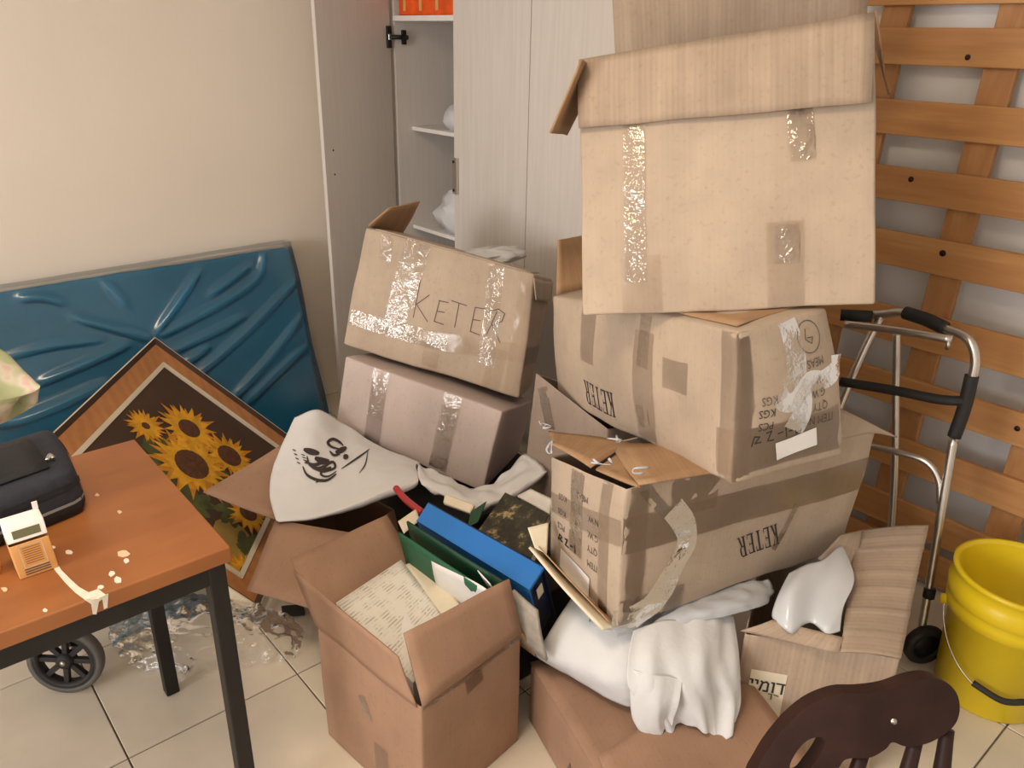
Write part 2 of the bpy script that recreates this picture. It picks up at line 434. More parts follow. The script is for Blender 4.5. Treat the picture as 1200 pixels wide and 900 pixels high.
M['blacksteel'] = plain('black_steel', (.012, .010, .009), .5, var=.2, spec=.35)
M['chairwood'] = wood('dark_chair_wood', (.018, .006, .004), (.036, .013, .009), 2.4, (2, 8, 8), .5, spec=.25)
M['framewood'] = wood('frame_wood', (.42, .17, .06), (.55, .25, .09), 2.2, (5, 5, 5), .4)
M['framelip'] = plain('frame_lip', (.74, .66, .52), .5, var=.06)
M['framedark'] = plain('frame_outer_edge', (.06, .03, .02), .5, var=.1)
M['canvas'] = plain('dark_canvas', (.062, .030, .016), .6, var=.25, scale=5)
M['petal'] = plain('sunflower_yellow', (.72, .36, .015), .6, var=.25, scale=25)
M['petal2'] = plain('sunflower_orange', (.60, .24, .010), .6, var=.25, scale=25)
M['seed'] = plain('sunflower_brown', (.10, .035, .012), .7, var=.4, scale=60)
M['leafp'] = plain('painted_green', (.075, .085, .022), .6, var=.4, scale=20)
M['vase'] = plain('painted_olive_yellow', (.33, .22, .05), .6, var=.3, scale=8)
M['alu'] = plain('aluminium', (.62, .58, .53), .32, metal=1., var=.05)
M['rubber'] = plain('black_rubber', (.018, .016, .015), .65, var=.2)
M['yellow'] = plain('yellow_plastic', (.75, .55, .012), .34, var=.05, scale=6, spec=.5)
M['steel'] = plain('bright_steel', (.55, .53, .50), .3, metal=1., var=.08)
M['navy'] = plain('navy_nylon', (.018, .021, .033), .75, var=.2, scale=60, bump=.15, bscale=250)
M['navy2'] = plain('black_nylon', (.010, .010, .013), .75, var=.2, scale=60, bump=.15, bscale=250)
M['piping'] = plain('grey_piping', (.25, .24, .23), .6, var=.1)
M['orange'] = plain('orange_print', (.70, .36, .12), .5, var=.08)
M['orange2'] = plain('orange_box', (.80, .10, .01), .5, var=.25, scale=14)
M['white'] = plain('white_card', (.82, .80, .77), .5, var=.03)
M['panel'] = plain('glossy_white_plastic', (.62, .64, .66), .25, var=.03, coat=.3)
M['tyre'] = plain('grey_tyre', (.11, .10, .09), .6)
M['sheaf'] = plain('grey_paper', (.36, .32, .27), .8, var=.2, scale=30)
M['lcd'] = plain('olive_display', (.13, .12, .06), .3, var=.1)
M['blue'] = plain('blue_binder', (.030, .20, .62), .32, var=.07, scale=6, spec=.5)
M['bluedark'] = plain('navy_binder', (.012, .022, .06), .4, var=.2)
M['green'] = plain('green_folder', (.014, .11, .052), .5, var=.12)
M['green2'] = plain('dark_green_folder', (.010, .060, .030), .5, var=.15)
M['red'] = plain('red_plastic', (.45, .03, .03), .45, var=.1)
M['black'] = plain('black_matter', (.008, .007, .006), .6, var=.3)
M['peel'] = plain('bare_white_chipboard', (.75, .68, .56), .8, var=.1, scale=60)
M['putty'] = plain('pale_flake', (.70, .50, .32), .6, var=.1)
M['floral'] = None
def marbled():
    m, t, p = nt('marbled_cover'); v = coords(t, 'Object'); n = ntex(t, v, 26, 5, .7); n2 = ntex(t, v, 60, 3)
    c = ramp(t, n, [(.46, (.020, .018, .010)), (.56, (.05, .042, .02)), (.64, (.34, .26, .13))])
    t.links.new(c, p.inputs['Base Color']); p.inputs['Roughness'].default_value = .45; return m
M['marbled'] = marbled()
def floral():
    m, t, p = nt('floral_fabric'); v = coords(t, 'Object'); n = ntex(t, v, 9, 2)
    c = ramp(t, n, [(.34, (.36, .42, .22)), (.50, (.50, .52, .30)), (.58, (.75, .66, .52)), (.72, (.70, .28, .26))])
    t.links.new(c, p.inputs['Base Color']); p.inputs['Roughness'].default_value = .8; return m
M['floral'] = floral()
def printed():
    m, t, p = nt('printed_page'); v = coords(t, 'UV', (1, 1, 1)); b = t.nodes.new('ShaderNodeTexBrick')
    b.offset = .37; b.squash = 1.0
    b.inputs['Color1'].default_value = (.42, .38, .33, 1); b.inputs['Color2'].default_value = (.60, .55, .48, 1); b.inputs['Mortar'].default_value = (.78, .75, .68, 1)
    b.inputs['Scale'].default_value = 62; b.inputs['Mortar Size'].default_value = .17; b.inputs['Brick Width'].default_value = 3.2; b.inputs['Row Height'].default_value = .55
    t.links.new(v, b.inputs[0]); n = ntex(t, v, 30, 2)
    t.links.new(mixc(t, ramp(t, n, [(.45, (0, 0, 0)), (.6, (1, 1, 1))]), (.80, .76, .69), b.outputs[0]), p.inputs['Base Color']); p.inputs['Roughness'].default_value = .75; return m
M['printed'] = printed()

# ------------------------------------------------------------------ the room
X0, X1, Y0, Y1, ZC = -3.00, 2.65, -1.30, 3.33, 2.62
def struct(o, label, cat=None): return tag(o, label, cat, kind='structure')
struct(cube('wall_left', X0 - .1, X1 + .1, Y1, Y1 + .1, 0, ZC, M['wall'], bevel=0), 'cream plastered wall behind the blue mattress')
struct(cube('wall_right', X1, X1 + .1, Y0, Y1, 0, ZC, M['wall2'], bevel=0), 'white plastered wall behind the pine slat base')
struct(cube('wall_near', X0 - .1, X1 + .1, Y0 - .1, Y0, 0, ZC, M['wall2'], bevel=0), 'white plastered wall opposite the mattress wall')
struct(cube('ceiling', X0 - .1, X1 + .1, Y0 - .1, Y1 + .1, ZC, ZC + .1, M['ceil'], bevel=0), 'plain white painted ceiling')
ww = bpy.data.objects.new('wall_back', None); ww.location = (X0, 1.0, 0); link(ww); struct(ww, 'white plastered wall with a wide window')
WY0, WY1, WZ0, WZ1 = 0.05, 1.85, 0.95, 2.28
for a in ((Y0, WY0, 0, ZC), (WY1, Y1, 0, ZC), (WY0, WY1, 0, WZ0), (WY0, WY1, WZ1, ZC)):
    cube('wall_section', X0 - .1, X0, a[0], a[1], a[2], a[3], M['wall2'], ww, bevel=0)
wf = bpy.data.objects.new('window_1', None); wf.location = (X0 - .05, .95, WZ0); link(wf); struct(wf, 'wide white framed window in the back wall')
for a in ((WY0, WY0 + .04, WZ0, WZ1), (WY1 - .04, WY1, WZ0, WZ1), (.93, .97, WZ0, WZ1), (WY0, WY1, WZ0, WZ0 + .04), (WY0, WY1, WZ1 - .04, WZ1)):
    cube('window_frame', X0 - .09, X0 - .04, a[0], a[1], a[2], a[3], M['white'], wf)
fl = struct(cube('floor', X0 - .1, X1 + .1, Y0 - .1, Y1 + .1, -.06, -.004, M['grout'], bevel=0), 'floor of beige ceramic tiles with dark joints')
TS, TX, TY, GJ = .45, .2455, .335, .0022
tile_me = None
i = 0
xs = [TX + TS * k for k in range(-9, 8)]; ys = [TY + TS * k for k in range(-6, 9)]
for xa in xs:
    for ya in ys:
        a0, a1, b0, b1 = max(xa, X0), min(xa + TS, X1), max(ya, Y0), min(ya + TS, Y1)
        if a1 - a0 < .02 or b1 - b0 < .02: continue
        full = (a1 - a0 > TS - 1e-6 and b1 - b0 > TS - 1e-6)
        if full and tile_me is not None:
            o = bpy.data.objects.new('tile', tile_me); o.location = V((a0, b0, 0)) - V(fl.location); link(o, fl)
        else:
            v, f = boxdata(GJ, a1 - a0 - GJ, GJ, b1 - b0 - GJ, -.006, 0)
            me = bpy.data.meshes.new('tile'); me.from_pydata(v, [], f); me.materials.append(M['tile'])
            bm = bmesh.new(); bm.from_mesh(me); bmesh.ops.bevel(bm, geom=[e for e in bm.edges if e.verts[0].co.z > -.001 and e.verts[1].co.z > -.001], offset=.0015, segments=1, affect='EDGES'); bm.to_mesh(me); bm.free()
            if full: tile_me = me
            o = bpy.data.objects.new('tile', me); o.location = V((a0, b0, 0)) - V(fl.location); link(o, fl)
bpy.context.view_layer.update()
lamp = thing('ceiling_lamp', 'round warm ceiling lamp in the middle of the room', 'lamp', (0.1, 0.9, 2.54))
lathe('lamp_shade', [(0.0, .0), (.14, .01), (.20, .05), (.20, .08)], (0.1, 0.9, 2.54), (0, 0, 1), M['white'], lamp)

# ------------------------------------------------------------------ wardrobe
WX = 2.10; WL = 3.315; WRr = 1.885; PT = .018
w = thing('wardrobe', 'tall white wood-grain wardrobe with its left door standing open', 'wardrobe', (WX + .27, 2.6, 0))
cube('side_panel', WX + .02, 2.645, WL - PT - .012, WL - .012, 0, 2.4, M['laminate'], w)
cube('side_panel', WX + .02, 2.645, WRr, WRr + PT, 0, 2.4, M['laminate'], w)
cube('partition', WX + .02, 2.63, 2.815, 2.833, .08, 2.38, M['laminate'], w)
cube('back_panel', 2.63, 2.645, WRr + PT, WL - .03, 0, 2.4, M['laminate'], w)
cube('top_panel', WX + .02, 2.645, WRr, WL - .012, 2.38, 2.4, M['laminate'], w)
cube('plinth', WX + .05, WX + .07, WRr + PT, WL - .03, 0, .08, M['laminate'], w)
cube('shelf', WX + .012, 2.63, 2.833, WL - .03, 1.70, 1.722, M['lam_edge'], w)
cube('shelf', WX + .10, 2.63, 2.833, WL - .03, 1.235, 1.253, M['lam_edge'], w)
cube('shelf', WX + .09, 2.63, 2.833, WL - .03, .775, .793, M['lam_edge'], w)
cube('shelf', WX + .05, 2.63, WRr + PT, WL - .03, .08, .10, M['lam_edge'], w)
d1 = cube('door', WX, WX + .018, 2.358, 2.824, .06, 2.39, M['laminate'], w)
d2 = cube('door', WX, WX + .018, WRr + .002, 2.354, .06, 2.39, M['laminate'], w)
hp = cube('handle', WX - .012, WX - .001, 2.79, 2.822, 1.02, 1.17, M['alu'], d1); hp['label'] = 'grey metal handle plate at the edge of the closed door'
for z in (1.035, 1.155): lathe('screw', [(0, .004), (.006, .003), (.006, 0)], (WX - .012, 2.812, z), (-1, 0, 0), M['black'], hp, n=10)
th = math.radians(19); hy = 3.285
dv = V((-math.cos(th), -math.sin(th), 0)); dn = V((-math.sin(th), math.cos(th), 0))  # along the door, towards the wall
d3 = obox('door', V((WX, hy, .06)) + dv * .004, dv * .465, dn * .018, V((0, 0, 2.33)), M['laminate'], w); d3['label'] = 'open door leaning towards the cream wall'
for z in (1.19, 1.09):
    q = V((WX, hy, z)) + dv * .415; lathe('handle_hole', [(0, .0008), (.0045, .0006), (.0045, 0)], q, -dn, M['black'], d3, n=10)
q = V((WX, hy, 1.635)) + dv * .004
hg = obox('hinge', q + V((0, 0, -.045)) - dn * .010 + dv * .0, dv * .028, dn * .012, V((0, 0, .09)), M['blacksteel'], w)
obox('hinge_plate', q + V((0, 0, -.012)) - dn * .013 + dv * .004, dv * .020, dn * .003, V((0, 0, .024)), M['steel'], hg)
tube('hinge_arm', [q - dn * .01, q + V((.03, -.030, 0)), q + V((.075, -.022, 0))], .010, M['blacksteel'], hg, n=8)
obox('mounting_wing', q + V((.045, -.030, -.030)), V((.022, 0, 0)), V((0, .012, 0)), V((0, 0, .06)), M['blacksteel'], hg)
ob = thing('storage_box', 'bright orange patterned box on the wardrobe shelf above the hinge', 'box', (2.35, 3.05, 1.722))
Carton({(a, b, c): V((2.13 + b * .32, 3.26 - a * .40, 1.723 + c * .26)) for a in (0, 1) for b in (0, 1) for c in (0, 1)}, .001, .001).body('FLRTDB', M['orange2'], ob)
for k in range(3): cube('pale_stripe', 2.1265, 2.1285, 3.22 - k * .12, 3.20 - k * .12, 1.74, 1.96, M['orange'], ob, bevel=0)

def crumpled(name, label, cat, centre, rx, ry, rz, mat, seed, amp=.4, group=None, n=26):
    """crumpled soft heap standing on its base"""
    c = V(centre); verts = []; faces = []; m = n // 2
    for i in range(m + 1):
        ph = math.pi * i / m
        for j in range(n):
            t = 2 * math.pi * j / n; d = V((math.sin(ph) * math.cos(t), math.sin(ph) * math.sin(t), math.cos(ph)))
            w1 = 1 + amp * (.5 - abs(nz(d, 1.7, seed))) + amp * .8 * (.3 - abs(nz(d, 4.2, seed + 1)))
            p = V((d.x * rx, d.y * ry, d.z * rz)) * w1
            p.z = max(p.z, -rz * .62); verts.append(c + p + V((0, 0, rz * .62)))
    for i in range(m):
        for j in range(n): faces.append((i * n + j, (i + 1) * n + j, (i + 1) * n + (j + 1) % n, i * n + (j + 1) % n))
    o = mk(name, verts, faces, mat, None, smooth=True, weld=True); return tag(o, label, cat, group)
crumpled('folded_cloth', 'small pale bundle on the middle wardrobe shelf', 'cloth', (2.36, 3.00, 1.253), .12, .13, .075, M['cloth'], 4)
rag = crumpled('plastic_bag', 'crumpled white plastic bag on the lower wardrobe shelf', 'bag', (2.36, 2.98, .793), .16, .15, .12, M['bagwhite'], 9, .6)

# ------------------------------------------------------------------ pine slat base leaning on the wall
def bedx(z): return 2.46 + .062 * z
b = thing('slatted_bed_base', 'pine slatted bed base standing upright against the white wall', 'bed base', (2.5, .85, 0))
for (yc, wd) in ((1.265, .085), (.935, .088), (.585, .088), (.31, .06)):
    obox('upright', (bedx(0) + .021, yc - wd / 2, .0), (.026, 0, 0), (0, wd, 0), (.062 * 1.98, 0, 1.98), M['pine_v'], b, bevel=.003)
slat_z = [.03, .165, .366, .572, .772, 1.007, 1.203, 1.394, 1.592, 1.754, 1.90]
for k, z in enumerate(slat_z):
    hgt = [.10, .10, .105, .10, .11, .105, .10, .10, .102, .10, .08][k]
    s_ = obox('slat', (bedx(z), .26, z), (.020, 0, 0), (0, 1.10, 0), (.062 * hgt, 0, hgt), M['pine'], b, bevel=.003)
    rr = random.Random(k)
    for q in range(2):
        y_ = .42 + rr.random() * .85; z_ = z + hgt * (.2 + .6 * rr.random())
        lathe('knot', [(0, .0012), (.007 + .004 * rr.random(), .001), (.009, 0)], (bedx(z_) + .0005, y_, z_), (-1, 0, .06), M['chairwood'], s_, n=8)

# ------------------------------------------------------------------ blue mattress in plastic
mx0, mx1 = -.25, 1.50
def mtp(x, t, d):  # t up the leaning face, d depth towards the wall
    return V((x, 2.985 + t * .235 + d * .075, .01 + t * .77 - d * .018 + (x - .6) * .012))
mt = thing('mattress', 'blue foam mattress wrapped in clear plastic, standing on edge along the cream wall', 'mattress', (.6, 3.1, 0))
mc = Carton({(a, b_, c): mtp(mx0 + a * (mx1 - mx0), c, b_) for a in (0, 1) for b_ in (0, 1) for c in (0, 1)}, .006, .006, .018, 3)
mc.body('FLRTDB', M['blue_foam'], mt, name='foam')
def mplane(x, y):  # picture direction to (x, height) on the front of the mattress
    n_ = V((0, -.77, .235)).normalized(); d_ = ray(x, y); q = EYE + d_ * ((mtp(.6, .5, -.1) - EYE).dot(n_) / d_.dot(n_)); return q.x, (q.z - .01 - (q.x - .6) * .012) / .77
creases = [((182, 390, 232, 318), .008), ((190, 392, 262, 352, 300, 325, 308, 295), .009), ((200, 412, 250, 388, 285, 370), .007), ((228, 440, 290, 385, 345, 328), .010), ((272, 465, 315, 418, 350, 372), .009), ((45, 448, 100, 425, 150, 403), .008), ((5, 497, 60, 476, 125, 448), .012), ((85, 372, 135, 385, 178, 398), .006), ((245, 345, 290, 312), .006), ((20, 350, 50, 348, 75, 356), .006), ((0, 420, 60, 405, 120, 398), .004), ((290, 470, 330, 430, 358, 405), .006), ((215, 425, 245, 405), .006), ((120, 330, 150, 360), .004)]
cpoly = []
for c_, h_ in creases:
    P_ = [V((*mplane(c_[k], c_[k + 1]), 0)) for k in range(0, len(c_), 2)]; P_ = [V((p.x, p.y * .77, 0)) for p in P_]
    cpoly.append((catmull(P_, 4), h_))
def crease_h(x, z):
    h = 0.0; p = V((x, z, 0))
    for P_, hh in cpoly:
        best = 9; bt = 0; n_ = len(P_) - 1
        for k in range(n_):
            a_, b_ = P_[k], P_[k + 1]; ab = b_ - a_; t = max(0, min(1, (p - a_).dot(ab) / max(ab.dot(ab), 1e-9))); d_ = (p - a_ - ab * t).length
            if d_ < best: best = d_; bt = (k + t) / n_
        if best < .06: h += hh * math.exp(-(best / .015) ** 2) * 1.9 * math.sin(math.pi * min(1, max(0, .04 + .92 * bt))) ** .6
    return h
G = []
for j in range(151):
    row = []
    for i in range(321):
        s, t = i / 320, j / 150
        x = mx0 + (.6 * s / .05 if s < .05 else .6 + (s - .05) / .95 * (mx1 - mx0 - .588)); p = mtp(x, t * 1.02, -.10 - .10 * t * (1 - t))
        p.y -= crease_h(x, t * 1.02 * .77) + .003 * nz((x * 3 - p.z * 2, p.z * 3 + x, 0), 1.0, 4) + .003
        row.append(p)
    G.append(row)
gridmesh('plastic_wrap', G, M['wrap'], mt)
G = []
for j in range(7):
    row = []
    for i in range(71):
        x = mx0 + i / 70 * (mx1 - mx0 + .012); p = mtp(x, 1.02 + .020 * math.sin(j / 6 * math.pi), -.13 + 1.15 * j / 6); p.z += .005 * nz((x * 5, j * .4, 0), 1.0, 2)
        row.append(p)
    G.append(row)
gridmesh('plastic_top', G, M['lip'], mt)
G = []
for j in range(21):
    G.append([mtp(mx1 + .012 + .004 * math.sin(j * .5), j / 20 * 1.03, -.12 + 1.1 * i / 5) for i in range(6)])
gridmesh('plastic_end', G, M['wrap'], mt)

# ------------------------------------------------------------------ framed sunflower picture
pc = thing('framed_picture', 'framed sunflower picture tilted on its corner against the blue mattress', 'picture', (.9, 2.3, .02))
PT0 = V((.820, 3.0, .576)); e1 = V((-.64712, -.76156, -.03551)); e2 = V((.58433, -.46553, -.66471)); pn = V((.48968, -.45090, .74625)); pw, ph = .878, .776
def pp(a, b, h=0.0): return PT0 + e1 * a + e2 * b + pn * h
def frame_ring(name, o0, o1, h0, h1, mat):
    """mitred frame: four rails, each a mesh of its own, from inset o0 to o1 with heights h0 (outer) to h1 (inner)"""
    for side in range(4):
        def c(o, e):
            A = [(o, o), (pw - o, o), (pw - o, ph - o), (o, ph - o)]
            return A[(side + e) % 4]
        vs_ = [pp(*c(o0, 0), h0), pp(*c(o0, 1), h0), pp(*c(o1, 1), h1), pp(*c(o1, 0), h1), pp(*c(o0, 0), -.012), pp(*c(o0, 1), -.012), pp(*c(o1, 1), -.012), pp(*c(o1, 0), -.012)]
        f = [(0, 1, 2, 3), (7, 6, 5, 4), (0, 4, 5, 1), (2, 6, 7, 3), (0, 3, 7, 4), (1, 5, 6, 2)]
        mk(name, vs_, f, mat, pc, weld=True)
frame_ring('outer_lip', 0, .004, .020, .021, M['framelip'])
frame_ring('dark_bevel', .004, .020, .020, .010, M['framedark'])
frame_ring('frame_rail', .020, .082, .009, .003, M['framewood'])
frame_ring('inner_slip', .082, .098, .008, .006, M['framelip'])
mk('canvas', [pp(.095, .095, .001), pp(pw - .095, .095, .001), pp(pw - .095, ph - .095, .001), pp(.095, ph - .095, .001)], [(0, 1, 2, 3)], M['canvas'], pc, sol=.004)
def on_pic(x, y):
    d = ray(x, y); t = (PT0 - EYE).dot(pn) / d.dot(pn); q = EYE + d * t - PT0
    return q.dot(e1), q.dot(e2)
def ellip(name, a, b, ra, rb, rot, h, mat, parent, n=10, point=False):
    pts = []
    for k in range(n):
        t = 2 * math.pi * k / n; x, y = math.cos(t) * ra, math.sin(t) * rb
        if point: y *= max(.08, 1 - (x / ra + 1) * .45) if x > 0 else 1
        X, Y = x * math.cos(rot) - y * math.sin(rot), x * math.sin(rot) + y * math.cos(rot)
        pts.append((min(max(a + X, .099), pw - .099), min(max(b + Y, .099), ph - .099)))
    vs_ = [pp(a_, b_, h) for a_, b_ in pts]
    return vs_, tuple(range(n))
def flat_group(name, items, mat, parent):
    v = []; f = []
    for vs_, fc in items:
        k = len(v); v += vs_; f.append(tuple(i + k for i in fc))
    return mk(name, v, f, mat, parent)
# leaves and stems first, flowers above
items = []
for (x, y, r) in ((180, 525, .05), (195, 545, .045), (205, 520, .04), (180, 545, .05), (240, 560, .05), (255, 560, .04), (230, 590, .05), (212, 575, .05), (290, 640, .05), (270, 600, .05)):
    a, b_ = on_pic(x, y)
    for k in range(5): items.append(ellip('', a + .02 * math.cos(k * 2.3), b_ + .02 * math.sin(k * 2.3), r, r * .4, k * 1.3 + x, .0022 + .0001 * k, None, None))
flat_group('painted_leaves', items, M['leafp'], pc)
a, b_ = on_pic(283, 655); flat_group('painted_vase', [ellip('', a, b_, .16, .09, .8, .0020, None, None, 16)], M['vase'], pc)
def sunflower(x, y, r, seed, centre=.42, squash=1.0):
    a, b_ = on_pic(x, y); rr = random.Random(seed); it = []; it2 = []; k = 0
    for ring, (cnt, len_, mm) in enumerate(((17, 1.0, it2), (15, .86, it))):
        for q in range(cnt):
            t = 2 * math.pi * (q + rr.random() * .5) / cnt; L_ = r * len_ * (.85 + .3 * rr.random()); k += 1
            mm.append(ellip('', a + math.cos(t) * L_ * .62, b_ + math.sin(t) * L_ * .62 * squash, L_ * .42, r * .17, t, .0034 + ring * .0006 + k * .00002, None, None, 10, True))
    fo = flat_group('painted_sunflower', it, M['petal'], pc)
    flat_group('painted_petals', it2, M['petal2'], fo)
    flat_group('painted_seed_head', [ellip('', a, b_, r * centre, r * centre * squash, 0, .0052, None, None, 18)], M['seed'], fo)
sunflower(170, 500, .075, 1, .2); sunflower(221, 503, .115, 2, .36); sunflower(224, 545, .150, 3, .42); sunflower(268, 535, .105, 4, .45); sunflower(290, 602, .085, 5, .4); sunflower(288, 672, .08, 6, .3)

# ------------------------------------------------------------------ cartons
def zp(x, y, z): return at(x, y, Z=z)
def carton(label, K, faces, mat, thick=0.0, group=None, **kw):
    c = Carton(K, **kw); n = 8
    base = sum((c.K[k] for k in c.K if k[2] == 0), V((0, 0, 0))) / 4
    base.z = min(c.K[k].z for k in c.K if k[2] == 0)
    r = thing('cardboard_box', label, 'box', base, group or 'cardboard boxes piled in the corner')
    c.root = r; c.b = c.body(faces, mat, r, thick)
    return c
def flap(c, pts, mat, name='flap', **kw): return sheet(name, pts, mat, c.root, **kw)
KETER = serif_word('KETER', .80)
def squash(vf, sx): return [(x * sx, y) for x, y in vf[0]], vf[1]

# A: upper carton of the stack before the wardrobe, KETER written by pen
A = carton('tilted cardboard box with KETER handwritten in pen, stacked before the wardrobe',
  {(0,0,0):(1.253,2.332,.663),(1,0,0):(1.610,1.816,.542),(0,1,0):(1.512,2.545,.547),(1,1,0):(1.840,2.010,.450),(0,0,1):(1.381,2.361,1.046),(1,0,1):(1.716,1.872,.940),(0,1,1):(1.648,2.566,.930),(1,1,1):(1.965,2.047,.840)},
  'FBLRTD', M['cb_pale'], bulge=.010, crumple=.006, r=.008, seed=11)
flap(A, [A.K[(0,0,1)] + V((.01, .0, .002)), A.K[(0,1,1)], at(492, 236, D=2.86), at(457, 243, D=2.70)], M['cb_in'], thick=.005, crumple=.004)
flap(A, [A.pt('T', .06, .0, .004), A.pt('T', .98, .0, .004), A.pt('T', .97, .44, .006), A.pt('T', .08, .44, .014)], M['cb_pale'], crumple=.003, seed=3)
flap(A, [A.pt('R', .0, .97, .003), A.pt('R', .95, .97, .003), A.pt('R', .9, .80, .012), A.pt('R', .05, .80, .012)], M['cb_pale'], crumple=.004, seed=4)
for (f, p0, p1, wd, m, cr) in (('F', (.14, 1.0), (.15, .78), .045, 'tape', .003), ('F', (.305, 1.0), (.265, .20), .075, 'tape', .004), ('F', (.37, 1.0), (.33, .45), .04, 'tape', .003), ('F', (.79, 1.0), (.80, .18), .055, 'tape', .003),
    ('F', (.0, .24), (.58, .26), .055, 'tape', .004), ('F', (.45, .24), (1.0, .36), .06, 'tape_brown', .002), ('F', (.50, .0), (.50, .16), .055, 'tape_brown', .001), ('F', (.84, .0), (.86, .34), .06, 'tape_brown', .001), ('F', (.955, .0), (.955, 1.0), .05, 'tape_brown', .002), ('R', (.0, .33), (1, .33), .06, 'tape_brown', .002)):
    A.tape(f, p0, p1, wd, M[m], A.root, cr, seed=int(p0[0] * 50))
hand = [[(0, 0), (.08, 1.45)], [(.52, .98), (.06, .52), (.58, -.02)], [(.85, .05), (.95, .85)], [(.92, .86), (1.30, .88)], [(.9, .45), (1.18, .48)], [(.86, .06), (1.22, .04)],
        [(1.42, .98), (2.02, .96)], [(1.72, .96), (1.66, .05)], [(2.28, .05), (2.36, .98)], [(2.36, .98), (2.76, 1.02)], [(2.32, .52), (2.62, .55)], [(2.27, .06), (2.66, .02)],
        [(2.92, .12), (3.22, 1.02)], [(2.95, .98), (3.28, 1.14), (3.52, 1.02), (3.44, .72), (3.05, .48)], [(3.1, .5), (3.46, -.06)]]
v_, f_ = strokes2d([[(x - 1.75, y - .5) for x, y in l] for l in hand], .036)
A.print2d('F', v_, f_, .615, .505, .088, M['pen'], A.root, rot=.02, name='handwriting')
pb = crumpled('plastic_sheet', 'crumpled pale plastic lying on top of the handwritten box', 'plastic', A.pt('T', .66, .50, -.008), .12, .06, .022, M['bagwhite'], 21, .8)

# B: under it
B = carton('pinkish cardboard box wedged under the handwritten box, on the white plastic',
  {(0,0,0):(1.158,2.249,.403),(1,0,0):(1.407,1.754,.286),(0,1,0):(1.464,2.440,.326),(1,1,0):(1.719,1.930,.255),(0,0,1):(1.215,2.254,.650),(1,0,1):(1.486,1.752,.552),(0,1,1):(1.533,2.427,.558),(1,1,1):(1.778,1.930,.448)},
  'FBLRTD', M['cb_pink'], bulge=.004, crumple=.003, r=.007, seed=15)
for (f, p0, p1, wd, m, cr) in (('F', (.245, 1.0), (.255, .02), .06, 'tape_brown', .001), ('F', (.70, 1.0), (.70, .05), .065, 'tape', .002), ('F', (.245, 1.0), (.25, .35), .055, 'tape', .004), ('F', (.70, 1.0), (.70, .42), .05, 'tape', .004)):
    B.tape(f, p0, p1, wd, M[m], B.root, cr, seed=int(p0[0] * 60), off=.0016 + (.001 if m == 'tape' else 0))

# C: big open box on top
Cb = carton('largest cardboard box, open on top, crowning the pile beside the pine slats',
  {(0,0,0):(1.296,1.243,1.047),(1,0,0):(1.617,.713,1.148),(0,1,0):(1.647,1.430,.990),(1,1,0):(1.968,.900,1.085),(0,0,1):(1.415,1.421,1.602),(1,0,1):(1.736,.892,1.704),(0,1,1):(1.766,1.608,1.50),(1,1,1):(2.087,1.078,1.59)},
  'FBLRD', M['cb_pale'], thick=.005, bulge=.008, crumple=.004, r=.006, seed=21)
kf = Cb.fnorm('F')
flap(Cb, [Cb.pt('F', 0, 1, .006), Cb.pt('F', 1, 1, .006), Cb.pt('F', .985, .69, .024), Cb.pt('F', .005, .72, .020)], M['cb'], thick=.005, nu=18, nv=8, crumple=.004, seed=5, bend=-.010)
flap(Cb, [at(680, 70, D=1.775), at(700, 84, D=2.05), at(664, 159, D=2.06), at(645, 157, D=1.80)], M['cb_in'], thick=.005, crumple=.005, seed=6)
flap(Cb, [at(1027, 14, D=1.775), at(1022, 40, D=2.0), at(1043, 112, D=2.02), at(1033, 70, D=1.80)], M['cb_in'], thick=.005, crumple=.005, seed=7)
flap(Cb, [at(722, 90, D=2.10), at(1012, 60, D=2.08), at(1018, -45, D=2.02), at(716, -35, D=2.04)], M['cb'], thick=.005, crumple=.004, seed=8)
for (f, p0, p1, wd, m, cr) in (('F', (.205, .82), (.205, .12), .050, 'tape', .004), ('F', (.225, .22), (.225, .0), .09, 'tape_brown', .001), ('F', (.765, .74), (.775, .52), .05, 'tape', .004), ('F', (.715, .31), (.715, .0), .075, 'tape_brown', .001), ('F', (.72, .30), (.72, .16), .05, 'tape', .004)):
    Cb.tape(f, p0, p1, wd, M[m], Cb.root, cr, seed=int(p0[0] * 70), off=.0036 + (.001 if m == 'tape' else 0))

# D: KETER carton upside down
D = carton('dented KETER cardboard box upside down, second from the top of the tall pile',
  {(0,0,0):(1.560,1.587,.638),(1,0,0):(1.326,.802,.779),(0,1,0):(1.828,1.506,.645),(1,1,0):(1.612,.713,.797),(0,0,1):(1.568,1.637,.953),(1,0,1):(1.346,.851,1.109),(0,1,1):(1.829,1.569,.971),(1,1,1):(1.593,.795,1.126)},
  'FBLRTD', M['cb_pale'], bulge=.018, crumple=.010, r=.010, seed=31)
D.print2d('F', *squash(KETER, .60), .335, .315, .068, M['ink'], D.root, rot=math.pi)
flap(D, [D.K[(0,0,1)] + V((.01, -.01, 0)), D.K[(0,1,1)] + V((-.05, 0, 0)), at(684, 276, D=2.42), at(654, 281, D=2.30)], M['cb_in'], thick=.005, crumple=.002)
flap(D, [D.pt('T', .50, .10, .004), D.pt('T', .97, .08, .004), D.pt('T', .93, .9, .004), D.pt('T', .52, .9, .004)], M['cb_in'], crumple=.004, seed=9)
